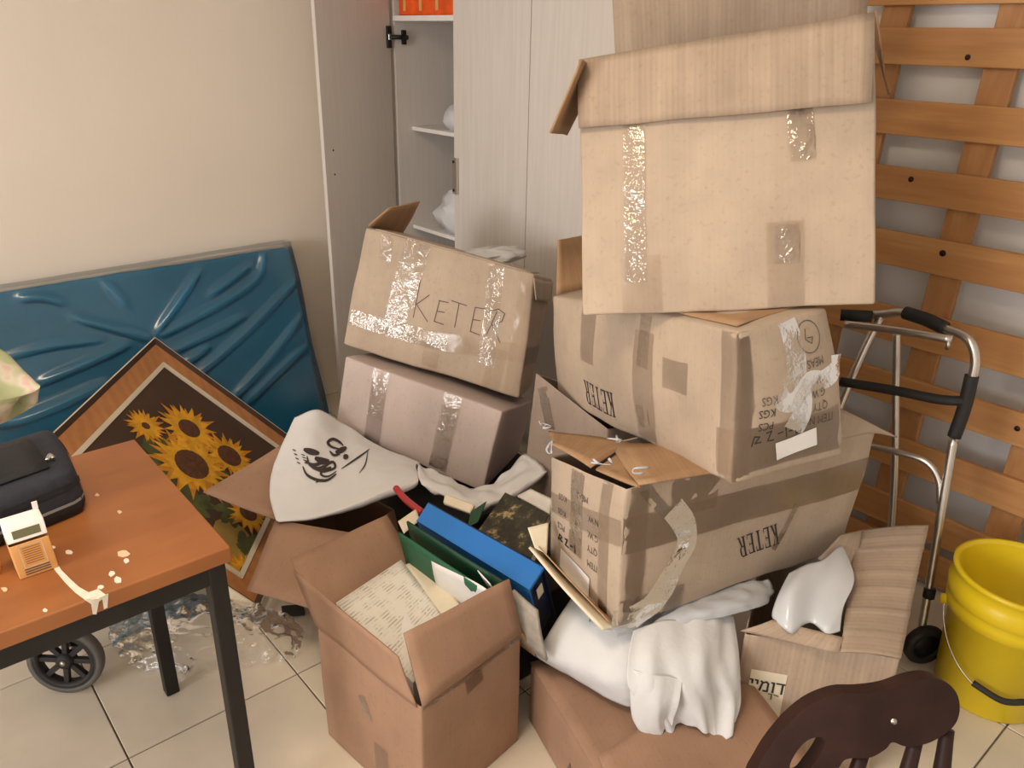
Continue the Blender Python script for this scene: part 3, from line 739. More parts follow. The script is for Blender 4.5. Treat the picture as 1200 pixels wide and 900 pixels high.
for (f, p0, p1, wd, m, cr) in (('F', (.28, 1.0), (.28, .48), .075, 'tape_brown', .001), ('F', (.60, .86), (.60, .0), .085, 'tape_brown', .002), ('F', (.60, .98), (.60, .60), .05, 'tape', .002), ('F', (.585, .30), (.59, .12), .05, 'tape', .005), ('F', (.75, .72), (.75, .5), .09, 'tape_brown', .001),
    ('R', (.0, .21), (1.0, .22), .10, 'tape_brown', .002), ('F', (.93, .20), (1.0, .21), .10, 'tape_brown', .002), ('F', (.97, 1.0), (.97, .0), .05, 'tape_brown', .002), ('R', (.03, 1.0), (.03, .0), .05, 'tape_brown', .002)):
    D.tape(f, p0, p1, wd, M[m], D.root, cr, seed=int(p0[0] * 80))
# loose ends of clear tape on its end
def loose_tape(c, f, path, width, mat, name='loose_tape', seed=0, lift=.012):
    rows = []
    for (x, y) in path:
        rows.append((x, y))
    P_ = catmull([V((x, y, 0)) for x, y in rows], 6); w_, h_ = c.size(f); G_ = []
    for i_, p in enumerate(P_):
        t_ = (P_[min(i_ + 1, len(P_) - 1)] - P_[max(i_ - 1, 0)]); tx, ty = t_.x * w_, t_.y * h_; l_ = math.hypot(tx, ty) or 1
        nx, ny = -ty / l_, tx / l_; r_ = []
        for j_ in range(6):
            o_ = width * (j_ / 5 - .5); q = c.pt(f, p.x + nx * o_ / w_, p.y + ny * o_ / h_, 0)
            r_.append(q + c.fnorm(f) * (.003 + lift * (.5 + .8 * nz((q.x * 14, q.y * 14, q.z * 14), 1.0, seed))))
        G_.append(r_)
    return gridmesh(name, G_, mat, c.root)
loose_tape(D, 'R', [(.50, 1.0), (.52, .8), (.50, .62), (.54, .44), (.46, .30)], .055, M['tape_loose'], seed=3)
loose_tape(D, 'R', [(.28, .64), (.34, .52), (.46, .50), (.62, .60), (.76, .58), (.92, .62), (.95, .70)], .04, M['tape_loose'], seed=5, lift=.016)
for (txt, x_, y_, sz, mm) in (('MEAS.', .72, .70, .026, 'ink_soft'), ('N.W.', .72, .585, .026, 'ink_soft'), ('G.W.', .72, .495, .026, 'ink_soft'), ('QTY.', .74, .405, .026, 'ink_soft'), ('ITEM NO.', .72, .318, .026, 'ink_soft'), ('KGS', .26, .53, .026, 'ink_soft'), ('KGS', .24, .45, .026, 'ink'), ('PCS', .24, .36, .026, 'ink')):
    D.print2d('R', *squash(text2d(txt), .8), x_, y_, sz * 1.0, M[mm], D.root, rot=math.pi)
v_, f_ = strokes2d([[(0, .1), (.2, .6), (.5, .5), (.2, .2), (.55, .15)], [(.9, .6), (1.2, .65), (.95, .1), (1.3, .05)], [(1.6, .35), (1.9, .38)], [(2.1, .6), (2.15, .0)], [(2.3, .3), (2.6, .3)], [(2.8, .6), (2.8, .0), (3.1, .1)]], .09)
D.print2d('R', [(x - 1.5, y) for x, y in v_], f_, .34, .245, .038, M['ink'], D.root, rot=.10, name='handwriting')
v_, f_ = strokes2d([[(math.cos(t * .35) * 1.0, math.sin(t * .35) * 1.0) for t in range(19)], [(-.2, .5), (-.35, -.1), (.1, -.45), (.3, -.1), (-.2, -.05)]], .06)
D.print2d('R', v_, f_, .72, .86, .033, M['ink_soft'], D.root, name='pen_ring')
D.tape('R', (.335, .160), (.715, .205), .042, M['white'], D.root, 0, name='label', off=.0032)

# E: torn KETER carton
E_ = carton('torn KETER cardboard box with a ripped open top, lying on the white linen',
  {(0,0,0):(1.205,1.220,.415),(1,0,0):(1.142,.934,.418),(0,1,0):(1.955,1.057,.385),(1,1,0):(1.875,.782,.385),(0,0,1):(1.198,1.230,.715),(1,0,1):(1.159,.953,.765),(0,1,1):(1.970,1.060,.700),(1,1,1):(1.932,.785,.735)},
  'FBLRD', M['cb_pale'], thick=.005, bulge=.006, crumple=.008, r=.008, seed=41)
E_.print2d('R', *squash(KETER, .52), .53, .42, .062, M['ink'], E_.root, rot=math.pi + .10, shear=-.35)
flap(E_, [at(643, 522, D=1.90), at(690, 546, D=1.80), at(745, 520, D=1.98), at(643, 503, D=2.03)], M['cb_in'], thick=.005, crumple=.010, seed=2)
flap(E_, [at(700, 548, D=1.79), at(748, 568, D=1.72), at(800, 556, D=1.84), at(728, 530, D=1.93)], M['cb_in'], thick=.005, crumple=.010, seed=3)
flap(E_, [at(748, 568, D=1.70), at(985, 528, D=1.95), at(960, 520, D=2.06), at(715, 520, D=1.95)], M['cb_in'], thick=.005, crumple=.012, seed=4)
# end flap sticking out past the far end
flap(E_, [E_.pt('R', 1.0, .98), E_.pt('R', .80, 1.0), at(985, 478, D=2.02), at(1053, 512, D=2.06)], M['cb_pale'], thick=.005, crumple=.004, seed=5)
flap(E_, [E_.pt('F', 0, .0, .002), E_.pt('F', 1, .0, .002), at(706, 738, D=1.80), at(620, 643, D=1.93)], M['cream'], thick=.006, crumple=.006, seed=6, name='bottom_flap')
sheet('lining', [E_.pt('F', .02, .03, .004), E_.pt('F', .98, .03, .004), at(712, 728, D=1.805), at(628, 637, D=1.935)], M['cb_in'], E_.root, thick=.003, crumple=.003)
flap(E_, [at(640, 650, D=1.93), at(626, 642, D=1.925), at(618, 618, D=1.945), at(642, 612, D=1.965)], M['cream'], thick=.002, crumple=.004, seed=7, name='paper_edge')
for (f, p0, p1, wd, m, cr) in (('R', (.0, .66), (1.0, .66), .085, 'tape_brown', .002), ('F', (.0, .60), (1.0, .68), .06, 'tape_brown', .002), ('F', (.80, 1.0), (.80, .0), .035, 'tape_brown', .002), ('R', (.05, 1.0), (.05, .0), .05, 'tape_brown', .002), ('R', (.0, .06), (.25, .06), .09, 'tape', .004), ('F', (.42, .98), (.42, .30), .055, 'tape', .004), ('R', (.06, .98), (.20, .62), .03, 'tape', .004), ('R', (.16, .86), (.33, .86), .10, 'tape_brown', .006)):
    E_.tape(f, p0, p1, wd, M[m], E_.root, cr, seed=int(p0[0] * 90) + 3)
loose_tape(E_, 'R', [(.16, .80), (.22, .60), (.21, .40), (.13, .15), (.05, .06)], .060, M['tape_loose'], seed=13, lift=.010)
loose_tape(E_, 'R', [(-.03, .10), (.05, .06), (.13, .10), (.16, .16)], .035, M['tape_loose'], seed=15, lift=.018)
for k_, (x_, y_, d_) in enumerate(((640, 503, 2.02), (705, 545, 1.78), (722, 520, 1.86), (755, 555, 1.72), (645, 527, 1.90))):
    p_ = at(x_, y_, D=d_); rr = random.Random(k_); tube('torn_tape', [p_ + V((rr.uniform(-.02, .02), rr.uniform(-.02, .02), rr.uniform(-.004, .02))) for q in range(6)], lambda s_: .001 + .0025 * math.sin(7 * s_ + k_) ** 2, M['bagmilky'], E_.root, n=5, sm=3)
E_.tape('R', (.625, .22), (.69, .56), .020, M['tape'], E_.root, .002, seed=5, off=.0024)
for (txt, x_, y_, sz, mm) in (('MEAS.', .50, .80, .024, 'ink_soft'), ('N.W.', .66, .67, .024, 'ink_soft'), ('G.W.', .66, .55, .024, 'ink'), ('QTY', .66, .44, .024, 'ink'), ('ITEM', .66, .32, .024, 'ink'), ('KGS', .20, .70, .024, 'ink_soft'), ('KGS', .20, .57, .024, 'ink_soft'), ('PCS', .20, .44, .024, 'ink')):
    E_.print2d('F', *squash(text2d(txt), .8), x_, y_, sz * 1.0, M['ink_soft'], E_.root, rot=math.pi)
v_, f_ = strokes2d([[(0, .1), (.2, .6), (.5, .5), (.2, .2), (.55, .15)], [(.9, .6), (1.2, .65), (.95, .1), (1.3, .05)], [(1.6, .35), (1.9, .38)], [(2.1, .6), (2.15, .0)]], .14)
E_.print2d('F', [(x - 1.0, y) for x, y in v_], f_, .28, .30, .034, M['ink'], E_.root, rot=.05, name='handwriting')
E_.tape('F', (.20, .155), (.62, .11), .062, M['white'], E_.root, 0, name='label', off=.0032)

# F: grey brown carton standing behind the torn one
fl_, fr_ = at(628, 436, D=2.42), at(712, 502, D=2.20); bk = V((.22, .16, 0))
Fb = carton('grey-brown cardboard box standing behind the torn one, mostly hidden',
  {(0,0,0):(fl_.x - .02, fl_.y + .06, 0.0), (1,0,0):(fr_.x, fr_.y, 0.0), (0,1,0):(fl_.x + .16, fl_.y + .02, 0.0), (1,1,0):(fr_.x + .24, fr_.y - .02, 0.0), (0,0,1):fl_, (1,0,1):fr_, (0,1,1):(fl_.x + .16, fl_.y + .02, .625), (1,1,1):(fr_.x + .24, fr_.y - .02, .62)},
  'FBLRD', M['cb_dark'], thick=.005, bulge=.003, crumple=.003, seed=51)
Fb.tape('F', (.12, .96), (.30, .80), .05, M['tape'], Fb.root, .005, seed=4)

# H: low carton under the linen
hb0 = V((.930, .675, 0)); ha = V((.95, -.31, 0)).normalized() * .46; hb = V((.31, .95, 0)).normalized() * .505; HZ = .19
Hb = carton('low closed cardboard box on the tiles with white linen heaped on it',
  {(a_, b_, c_): hb0 + ha * a_ + hb * b_ + V((0, 0, HZ * c_)) for a_ in (0, 1) for b_ in (0, 1) for c_ in (0, 1)}, 'FBLRD', M['cb_brown'], thick=.005, bulge=.002, crumple=.003, seed=61)
fa = Hb.pt
flap(Hb, [hb0 + hb + V((0, 0, HZ)), hb0 + hb + ha + V((0, 0, HZ)), hb0 + ha * 1.0 + hb * .20 + V((0, 0, HZ + .002)), hb0 + hb * .20 + V((0, 0, HZ + .002))], M['cb_brown'], crumple=.003, seed=1, nu=14, nv=10)
flap(Hb, [hb0 + V((0, 0, HZ)), hb0 + ha + V((0, 0, HZ)), hb0 + ha * 1.02 + hb * .60 + V((0, 0, HZ + .026)), hb0 + ha * .03 + hb * .33 + V((0, 0, HZ + .022))], M['cb_brown'], crumple=.004, seed=2, nu=14, nv=10)
v_, f_ = strokes2d([[(0, 0), (.3, .8), (.6, .2)], [(.2, .35), (.55, .4)], [(.9, .7), (1.2, .1), (1.4, .8)]], .09)
Hb.print2d('L', v_, f_, .45, .30, .05, M['ink_soft'], Hb.root, name='handwriting')

# G: open carton with the white lamp-like panels, name label on its side
g0 = {(0,0):(1.416,.772),(1,0):(1.621,.494),(0,1):(1.75,.94),(1,1):(1.95,.665)}
Gb = carton('open cardboard box with a paper name label, between the walker and the linen',
  {(a_, b_, c_): (*g0[(a_, b_)], .36 * c_) for a_ in (0, 1) for b_ in (0, 1) for c_ in (0, 1)}, 'FBLRD', M['cb'], thick=.005, bulge=.004, crumple=.004, seed=71)
flap(Gb, [V((1.621,.494,.362)), at(1088, 616, Z=.46), at(1005, 622, Z=.45), at(984, 764, Z=.375)], M['cb'], crumple=.003, seed=1, nu=60, nv=10, bend=.006, name='flap', ridges=(.14, .30, .47, .60, .80, .90))
flap(Gb, [at(868, 738, Z=.362), at(982, 768, Z=.362), at(987, 748, Z=.385), at(905, 727, Z=.40)], M['cb'], crumple=.006, seed=2, bend=.006)
sheet('edge_flap', [at(958, 655, Z=.44), at(1000, 678, Z=.40), at(1010, 622, Z=.46), at(985, 628, Z=.48)], M['cb'], Gb.root, crumple=.004)
mk('name_label', [Gb.pt('F', x_, y_, .002) for x_, y_ in ((.09, .36), (.33, .36), (.33, .72), (.09, .72))], [(0, 1, 2, 3)], M['cream'], Gb.root, sol=.0006)
def hebrew():
    """four letters drawn as strokes, left to right as they stand on the label: yod yod mem-like vav dalet"""
    L = [[(0, .95), (.18, .95), (.18, .60)], [(.40, .95), (.58, .95), (.58, .60)],
         [(.82, .0), (.98, .85)], [(.85, .95), (1.0, .80), (1.25, .95), (1.42, .80), (1.42, .02), (1.12, .02)],
         [(1.66, .95), (1.84, .95), (1.84, .0)], [(2.06, .95), (2.66, .95)], [(2.52, .95), (2.52, .0)]]
    return strokes2d([[(x - 1.33, y - .5) for x, y in l] for l in L], .16)
v_, f_ = hebrew(); Gb.print2d('F', v_, f_, .21, .60, .030, M['ink'], Gb.root, off=.0035)
v_, f_ = strokes2d([[(0, .6), (.3, .6), (.3, 0)], [(.5, .6), (.9, .5)]], .12); Gb.print2d('F', v_, f_, .23, .50, .026, M['lcd'], Gb.root, off=.0035)

# I: open carton of papers
i00, iu, iv = V((.655, 1.442, 0)), V((.047, -.365, 0)), V((.319, .041, 0)); IZ = .346
Ib = carton('open cardboard box full of printed papers, standing on the tiles beside the desk leg',
  {(a_, b_, c_): i00 + iu * a_ + iv * b_ + V((0, 0, IZ * c_)) for a_ in (0, 1) for b_ in (0, 1) for c_ in (0, 1)}, 'FBLRD', M['cb_brown'], thick=.005, bulge=.004, crumple=.003, seed=81)
k_ = Ib.K
flap(Ib, [k_[(0,0,1)], k_[(1,0,1)] + V((-.004, .006, 0)), at(467, 770, D=1.665), at(344, 668, D=1.86)], M['cb_brown'], crumple=.004, seed=1)
flap(Ib, [k_[(1,0,1)] + V((.006, 0, 0)), k_[(1,1,1)], at(597, 679, D=1.845), at(474, 742, D=1.685)], M['cb_brown'], crumple=.003, seed=2)
flap(Ib, [k_[(0,1,1)], k_[(0,0,1)] + V((0, .004, 0)), at(340, 655, D=1.985), at(453, 604, D=2.15)], M['cb_brown'], crumple=.003, seed=3)
flap(Ib, [k_[(1,1,1)], k_[(0,1,1)], V(k_[(0,1,1)]) + V((.07, .0, -.10)), V(k_[(1,1,1)]) + V((.05, .0, -.10))], M['cb_in'], crumple=.003, seed=4)
Ib.tape('R', (.48, 1.0), (.50, .84), .055, M['tape_brown'], Ib.root, .002, seed=3); Ib.tape('F', (.62, .40), (.62, .0), .05, M['tape_brown'], Ib.root, .002, seed=4); Ib.tape('F', (.45, .72), (.52, .55), .03, M['tape'], Ib.root, .004, seed=5)
Ib.tape('R', (.0, .97), (1, .97), .012, M['tape'], Ib.root, .002, seed=6)

# K: carton behind it, flaps thrown open over the picture
kA, kB = at(324, 610, D=2.40), at(418, 618, D=2.30); kd = V((.26, .14, 0))
Kb = carton('cardboard box with flaps thrown open, between the sunflower picture and the paper box',
  {(0,0,0):(kA.x, kA.y, 0), (1,0,0):(kB.x, kB.y, 0), (0,1,0):(kA.x + .26, kA.y + .14, 0), (1,1,0):(kB.x + .26, kB.y + .14, 0), (0,0,1):(kA.x, kA.y, .30), (1,0,1):(kB.x, kB.y, .32), (0,1,1):(kA.x + .26, kA.y + .14, .30), (1,1,1):(kB.x + .20, kB.y + .12, .27)},
  'FBLRD', M['cb_brown'], thick=.005, bulge=.002, crumple=.003, seed=91)
flap(Kb, [Kb.K[(0,0,1)], Kb.K[(1,0,1)], at(364, 713, D=2.14), at(289, 692, D=2.26)], M['cb_brown'], crumple=.003, seed=1)
flap(Kb, [Kb.K[(0,1,1)], Kb.K[(0,0,1)], at(238, 577, D=2.40), at(330, 521, D=2.55)], M['cb_brown'], crumple=.003, seed=2)

# ------------------------------------------------------------------ desk and what stands on it
TZ = .747; tx1, ty0, ty1, tx0 = .4335, 1.299, 1.863, -.82
dk = thing('desk', 'cherry-brown laminate desk with a black steel frame and peeled edge', 'desk', (-.2, 1.58, 0))
cube('desk_top', tx0, tx1, ty0, ty1, TZ - .033, TZ, M['deskwood'], dk, bevel=.003)
for (a_, b_, c_, d_) in ((tx0 + .012, tx1 - .012, ty0 + .008, ty0 + .038), (tx0 + .012, tx1 - .012, ty1 - .038, ty1 - .008), (tx0 + .012, tx0 + .042, ty0 + .038, ty1 - .038), (tx1 - .042, tx1 - .012, ty0 + .038, ty1 - .038)):
    cube('apron', a_, b_, c_, d_, TZ - .075, TZ - .0335, M['blacksteel'], dk)
for (a_, b_) in ((tx1 - .046, ty0 + .006), (tx1 - .046, ty1 - .040), (tx0 + .012, ty0 + .006), (tx0 + .012, ty1 - .040)):
    cube('leg', a_, a_ + .034, b_, b_ + .034, 0, TZ - .0338, M['blacksteel'], dk, bevel=.003)
# peeled strip and flakes
def blob(name, pts, z, mat, parent, th=.0012, nrm=(0, 0, 1)):
    return extrude_poly(name, pts, nrm, th, mat, parent)
def tz(x, y, dz=.0008): return at(x, y, Z=TZ + dz)
pl = blob('peeled_strip', [tz(57, 657), tz(64, 655), tz(72, 668), tz(84, 680), tz(93, 688), tz(104, 694), tz(115, 690), tz(124, 697), tz(116, 701), tz(106, 702), tz(99, 702), tz(88, 694), tz(76, 682), tz(66, 670)], 0, M['peel'], dk, .0015)
yf = ty0 - .0012
pf = lambda x, y: at(x, y, Y=yf)
extrude_poly('peeled_run', [pf(99, 703), pf(127, 696), pf(126, 712), pf(122, 714), pf(120, 702), pf(116, 705), pf(113, 720), pf(109, 720), pf(107, 708)], (0, -1, 0), .0012, M['peel'], dk)
for (x, y, r, m_) in ((81, 647, 5, 'peel'), (131, 672, 5, 'peel'), (138, 680, 6, 'peel'), (145, 649, 7, 'putty'), (148, 657, 4, 'peel'), (53, 715, 3, 'peel'), (5, 690, 4, 'putty'), (114, 580, 3, 'putty'), (62, 641, 3, 'peel'), (118, 688, 4, 'peel'), (140, 600, 3, 'putty')):
    rr = random.Random(x); n_ = 7
    blob('chipped_spot', [tz(x + r * math.cos(6.283 * q / n_) * (.6 + .6 * rr.random()), y + r * .7 * math.sin(6.283 * q / n_) * (.6 + .6 * rr.random())) for q in range(n_)][::-1], 0, M[m_], dk, .0010)

# navy bag
bfr, bfl, bbr = at(106, 600, Z=TZ), at(0, 643, Z=TZ), at(66, 506, Z=TZ + .085)
fdir = (bfl - bfr).normalized() * .40; bdir = V((bbr.x - bfr.x, bbr.y - bfr.y, 0)); bdir = bdir.normalized() * min(bdir.length, .26)
lb_ = thing('laptop_bag', 'navy zipped fabric bag lying flat on the desk', 'bag', bfr + fdir * .5 + bdir * .5)
lc = Carton({(a_, b_, c_): bfr + fdir * (1 - a_) + bdir * b_ + V((0, 0, .001 + .100 * c_)) + (V((-.006, .008, 0)) if c_ else V((0, 0, 0))) for a_ in (0, 1) for b_ in (0, 1) for c_ in (0, 1)}, .006, .004, .022, 8)
lc.body('FBLRTD', M['navy'], lb_)
lc.tape('F', (-.0, .32), (1.0, .32), .006, M['piping'], lb_, 0, name='piping', off=.002); lc.tape('R', (.0, .32), (1.0, .32), .006, M['piping'], lb_, 0, name='piping', off=.002)
lc.tape('F', (.0, .12), (1.0, .12), .03, M['navy2'], lb_, 0, name='base_band', off=.0015); lc.tape('R', (0, .12), (1.0, .12), .03, M['navy2'], lb_, 0, name='base_band', off=.0015)
lc.tape('F', (.0, .66), (1.0, .66), .012, M['navy2'], lb_, 0, name='zip', off=.002); lc.tape('R', (0, .66), (1.0, .66), .012, M['navy2'], lb_, 0, name='zip', off=.002)
sheet('pocket', [lc.pt('T', .1, .12, .004), lc.pt('T', .9, .12, .004), lc.pt('T', .86, .8, .006), lc.pt('T', .12, .8, .006)], M['navy2'], lb_, thick=.004, bend=.008)
tube('zip_pull', [lc.pt('T', .9, .22, .008), lc.pt('T', .92, .26, .012), lc.pt('T', .93, .20, .010)], .004, M['steel'], lb_, n=6)

# small orange carton with a display window
pfr, pfl = at(56, 669, Z=TZ + .0005), at(24, 680, Z=TZ + .0005)
ux = (pfr - pfl); wv = ux.normalized() * .062; bv = V((-wv.y, wv.x, 0)).normalized() * .045
mb = thing('medicine_carton', 'small orange and white carton with a grey display window, upright on the desk', 'carton', pfl + wv * .5)
t0 = at(10, 619, D=(pfl - EYE).dot(F3) - .03)
lean = V((-.004, .004, .068))
mcx = Carton({(a_, b_, c_): pfl + wv * a_ + bv * b_ + lean * c_ for a_ in (0, 1) for b_ in (0, 1) for c_ in (0, 1)}, 0, 0, .002, 1); mcx.body('FBLRD', M['orange'], mb)
top = {(a_, b_, c_): pfl + wv * a_ + bv * b_ + lean * (1 + .0) + (V((0, 0, .034)) + bv * .05 if c_ and b_ else V((0, 0, .004)) + bv * (.28 if c_ and not b_ else 0) + (V((0, 0, .026)) if c_ else V((0, 0, 0)))) for a_ in (0, 1) for b_ in (0, 1) for c_ in (0, 1)}
tc = Carton(top, 0, 0, .002, 1); tc.body('FBLRTD', M['white'], mb, name='white_top')
mk('display_window', [tc.pt('F', x_, y_, .0008) for x_, y_ in ((.16, .22), (.86, .22), (.86, .72), (.16, .72))], [(0, 1, 2, 3)], M['lcd'], mb)
obox('hang_tab', tc.K[(1,1,1)] - wv * .14, wv * .14, bv * -.06, V((0, 0, .014)), M['white'], mb, bevel=0)
v_, f_ = strokes2d([[(0, 0), (0, 1), (1, 1), (1, 0), (0, 0)]], .05); mcx.print2d('F', [(x * 1.0 - .5, y * 1.2 - .6) for x, y in v_], f_, .5, .60, .036, M['putty'], mb, off=.0006, name='printed_frame')
for k in range(8): mcx.print2d('F', [(-.5, 0), (.5, 0), (.5, .05), (-.5, .05)], [(0, 1, 2, 3)], .5, .84 - k * .065, .028, M['deskwood'], mb, off=.0006, name='printed_line')
for k in range(3): mcx.print2d('F', [(-.5, 0), (.5, 0), (.5, .06), (-.5, .06)], [(0, 1, 2, 3)], .5, .22 - k * .07, .040, M['ink_soft'], mb, off=.0006, name='printed_line')
pq = at(-9, 672, Z=TZ)
pb_ = thing('pill_bottle', 'small orange bottle beside the orange carton on the desk', 'bottle', pq)
lathe('bottle_body', [(0, 0), (.016, 0), (.016, .030), (.014, .034)], pq, (0, 0, 1), M['orange'], pb_, n=20); lathe('cap', [(.014, .034), (.015, .034), (.015, .046), (0, .046)], pq, (0, 0, 1), M['white'], pb_, n=20)
# floral cloth heaped at the back of the desk
R_ = [[(-90, 440, 2.00), (-55, 420, 2.03), (-20, 405, 2.06), (5, 412, 2.08), (20, 426, 2.08)],
      [(-95, 455, 1.95), (-60, 440, 1.98), (-20, 428, 2.02), (16, 434, 2.05), (40, 446, 2.06)],
      [(-95, 475, 1.90), (-60, 462, 1.93), (-20, 455, 1.98), (14, 454, 2.02), (47, 453, 2.05)],
      [(-95, 500, 1.86), (-60, 490, 1.88), (-20, 474, 1.94), (8, 468, 1.99), (38, 461, 2.04)]]
cl = gridmesh('floral_cloth', wrinkle(interp_grid([[at(x, y, D=d) for x, y, d in r] for r in R_], 6), .003, 7, 3), M['floral'], None, puff=.12)
bq = at(-135, 470, D=2.02)
bkk = thing('laundry_basket', 'round cream basket behind the desk under the floral cloth', 'basket', (bq.x, bq.y, 0))
lathe('basket_body', [(0, 0), (.14, 0), (.145, .01), (.165, bq.z - .03), (.172, bq.z - .025), (.172, bq.z - .005), (.158, bq.z - .005), (.135, .02), (0, .02)], (bq.x, bq.y, 0), (0, 0, 1), M['cream'], bkk, n=40)
tag(cl, 'pale green floral cloth bundled behind the navy bag', 'cloth')

# trolley behind the desk leg
tw = V((.205, 2.02, .098)); wax = V((-.60, -.78, .12)).normalized()
tr = thing('luggage_trolley', 'folding luggage trolley with a black spoked wheel, under the desk', 'trolley', (tw.x, tw.y, 0))
lathe('tyre', [(.080, -.016), (.096, -.013), (.098, 0), (.096, .013), (.080, .016)], tw, wax, M['tyre'], tr, close=True)
wh = lathe('wheel_rim', [(.068, -.014), (.082, -.016), (.082, .016), (.068, .014)], tw, wax, M['rubber'], tr, close=True)
lathe('hub', [(0, .020), (.014, .020), (.022, .014), (.022, -.014), (0, -.014)], tw, wax, M['rubber'], tr, n=20); lathe('hub_cap', [(0, .024), (.007, .023), (.007, .019)], tw, wax, M['steel'], tr, n=12)
wa = wax.orthogonal().normalized(); wb = wax.cross(wa)
for k in range(8):
    t_ = 2 * math.pi * k / 8; d_ = wa * math.cos(t_) + wb * math.sin(t_); e_ = wax.cross(d_)
    obox('spoke', tw + d_ * .018 - e_ * .007 - wax * .008, d_ * .054, e_ * .014, wax * .016, M['rubber'], tr, bevel=.002)
ax2 = tw - wax * .42; ax2.z = tw.z
tube('axle', [tw, ax2], .008, M['alu'], tr, sm=1)
tube('frame', [tw - wax * .05 + V((0, 0, -.0)), tw - wax * .05 + V((-.05, .04, .35)), tw - wax * .05 + V((-.08, .06, .58))], .011, M['blacksteel'], tr)
cube('foot_plate', ax2.x - .02, ax2.x + .16, ax2.y - .02, ax2.y + .10, .02, .032, M['blacksteel'], tr); cube('foot', ax2.x - .01, ax2.x + .01, ax2.y - .01, ax2.y + .01, 0, ax2.z, M['rubber'], tr)

# clear plastic on the floor by the desk leg
R_ = [[(150, 700, .03), (215, 692, .07), (280, 706, .07), (325, 716, .04), (352, 730, .01)],
      [(128, 735, .02), (200, 728, .10), (262, 728, .09), (315, 735, .07), (356, 745, .015)],
      [(140, 768, .02), (205, 762, .07), (262, 756, .06), (318, 755, .05), (350, 762, .012)],
      [(165, 786, .006), (222, 788, .006), (270, 784, .006), (318, 776, .006), (345, 772, .006)]]
pl_ = gridmesh('clear_plastic_bag', wrinkle(interp_grid([[zp(x, y, z) for x, y, z in r] for r in R_], 12), .012, 22, 4), M['floorbag'], None, puff=.0)
tag(pl_, 'crumpled clear plastic bag on the tiles beside the black desk leg', 'bag')
bs = [zp(330, 716, .004), zp(352, 712, .004), zp(358, 722, .004), zp(332, 724, .004)]
tag(obox('black_buckle', bs[3], bs[2] - bs[3], bs[0] - bs[3], (0, 0, .022), M['rubber'], None, bevel=.004), 'small black plastic piece on the tiles by the open flap', 'buckle')
tag(crumpled('dirt_crumb', None, None, (*zp(217, 786, 0)[:2], 0), .010, .008, .006, M['black'], 2), 'tiny dark crumb on a floor tile by the desk leg', 'crumb')

# ------------------------------------------------------------------ bags, binders, papers in the gap
R_ = []
top_ = [(345, 489, 2.62), (373, 480, 2.64), (404, 497, 2.70), (444, 522, 2.66), (492, 541, 2.60)]; bot_ = [(324, 612, 2.37), (368, 607, 2.37), (412, 593, 2.385), (455, 575, 2.39), (490, 562, 2.385)]
for t in (0, .25, .5, .75, 1):
    lx = (345, 331, 319, 316, 324)[int(t * 4)]; row = []
    for k_ in range(5):
        a_, b_ = top_[k_], bot_[k_]; x_, y_, d_ = [a_[q] * (1 - t) + b_[q] * t for q in range(3)]
        if k_ == 0: x_ = lx
        if k_ == 1: x_ -= 8 * math.sin(math.pi * t)
        row.append((x_, y_, d_ - .02 * math.sin(math.pi * t) * math.sin(math.pi * (k_ + .6) / 5.2)))
    R_.append(row)
GB = interp_grid([[at(x, y, D=d) for x, y, d in r] for r in R_], 9); wrinkle(GB, .0025, 9, 6)
bgw = thing('carrier_bag', 'white plastic carrier bag printed with black script, slumped over open flaps', 'bag', (.95, 2.05, .30))
gridmesh('bag_film', GB, M['bagwhite'], bgw, puff=.05)
def on_grid(G_, x, y, off=.003):
    """closest grid point to a picture direction, then lifted off along the local normal"""
    best = None; N_ = grid_normals(G_)
    d_ = ray(x, y).normalized()
    for i_, row in enumerate(G_):
        for j_, p in enumerate(row):
            q = p - EYE; e = (q - d_ * q.dot(d_)).length
            if best is None or e < best[0]: best = (e, i_, j_)
    _, i_, j_ = best; n_ = N_[i_][j_]
    if n_.dot(d_) > 0: n_ = -n_
    t = (G_[i_][j_] - EYE).dot(n_) / d_.dot(n_)
    return EYE + d_ * t + n_ * off
def ink_line(pts, w0, parent, name='script_mark', mat=None, G_=None):
    P_ = catmull([V((x, y, 0)) for x, y in pts], 5); v_ = []; f_ = []
    for i_, p in enumerate(P_):
        t_ = (P_[min(i_ + 1, len(P_) - 1)] - P_[max(i_ - 1, 0)]).normalized(); s_ = i_ / (len(P_) - 1); w_ = w0 * (.35 + .65 * math.sin(math.pi * s_))
        for sg in (-1, 1): v_.append(on_grid(G_, p.x - t_.y * w_ * sg, p.y + t_.x * w_ * sg))
    for i_ in range(len(P_) - 1): f_.append((2 * i_, 2 * i_ + 1, 2 * i_ + 3, 2 * i_ + 2))
    return mk(name, v_, f_, mat or M['ink'], parent)
for pts, w0 in (([(356, 527), (365, 530), (374, 532)], 3.0), ([(369, 537), (378, 541), (386, 541)], 3.2), ([(360, 535), (363, 545), (372, 549), (380, 546)], 1.2), ([(366, 549), (378, 553), (392, 549), (390, 542), (382, 546), (376, 556), (384, 559), (394, 553)], 1.3),
    ([(355, 547), (360, 557), (372, 563), (384, 563), (394, 556)], 1.4), ([(398, 527), (388, 524), (384, 519), (390, 515), (398, 519), (402, 523)], 1.4), ([(393, 531), (400, 528), (406, 525)], 2.6), ([(402, 536), (405, 536), (408, 537)], 2.6), ([(400, 550), (412, 542), (425, 533), (433, 527)], .8), ([(431, 529), (428, 545), (421, 555)], .6), ([(370, 566), (378, 562)], .8), ([(358, 541), (366, 545), (374, 544), (380, 540)], 1.6), ([(372, 550), (380, 552), (388, 548)], 2.0), ([(386, 529), (391, 534), (398, 533)], 1.2)):
    ink_line(pts, w0 * 1.25, bgw, G_=GB)
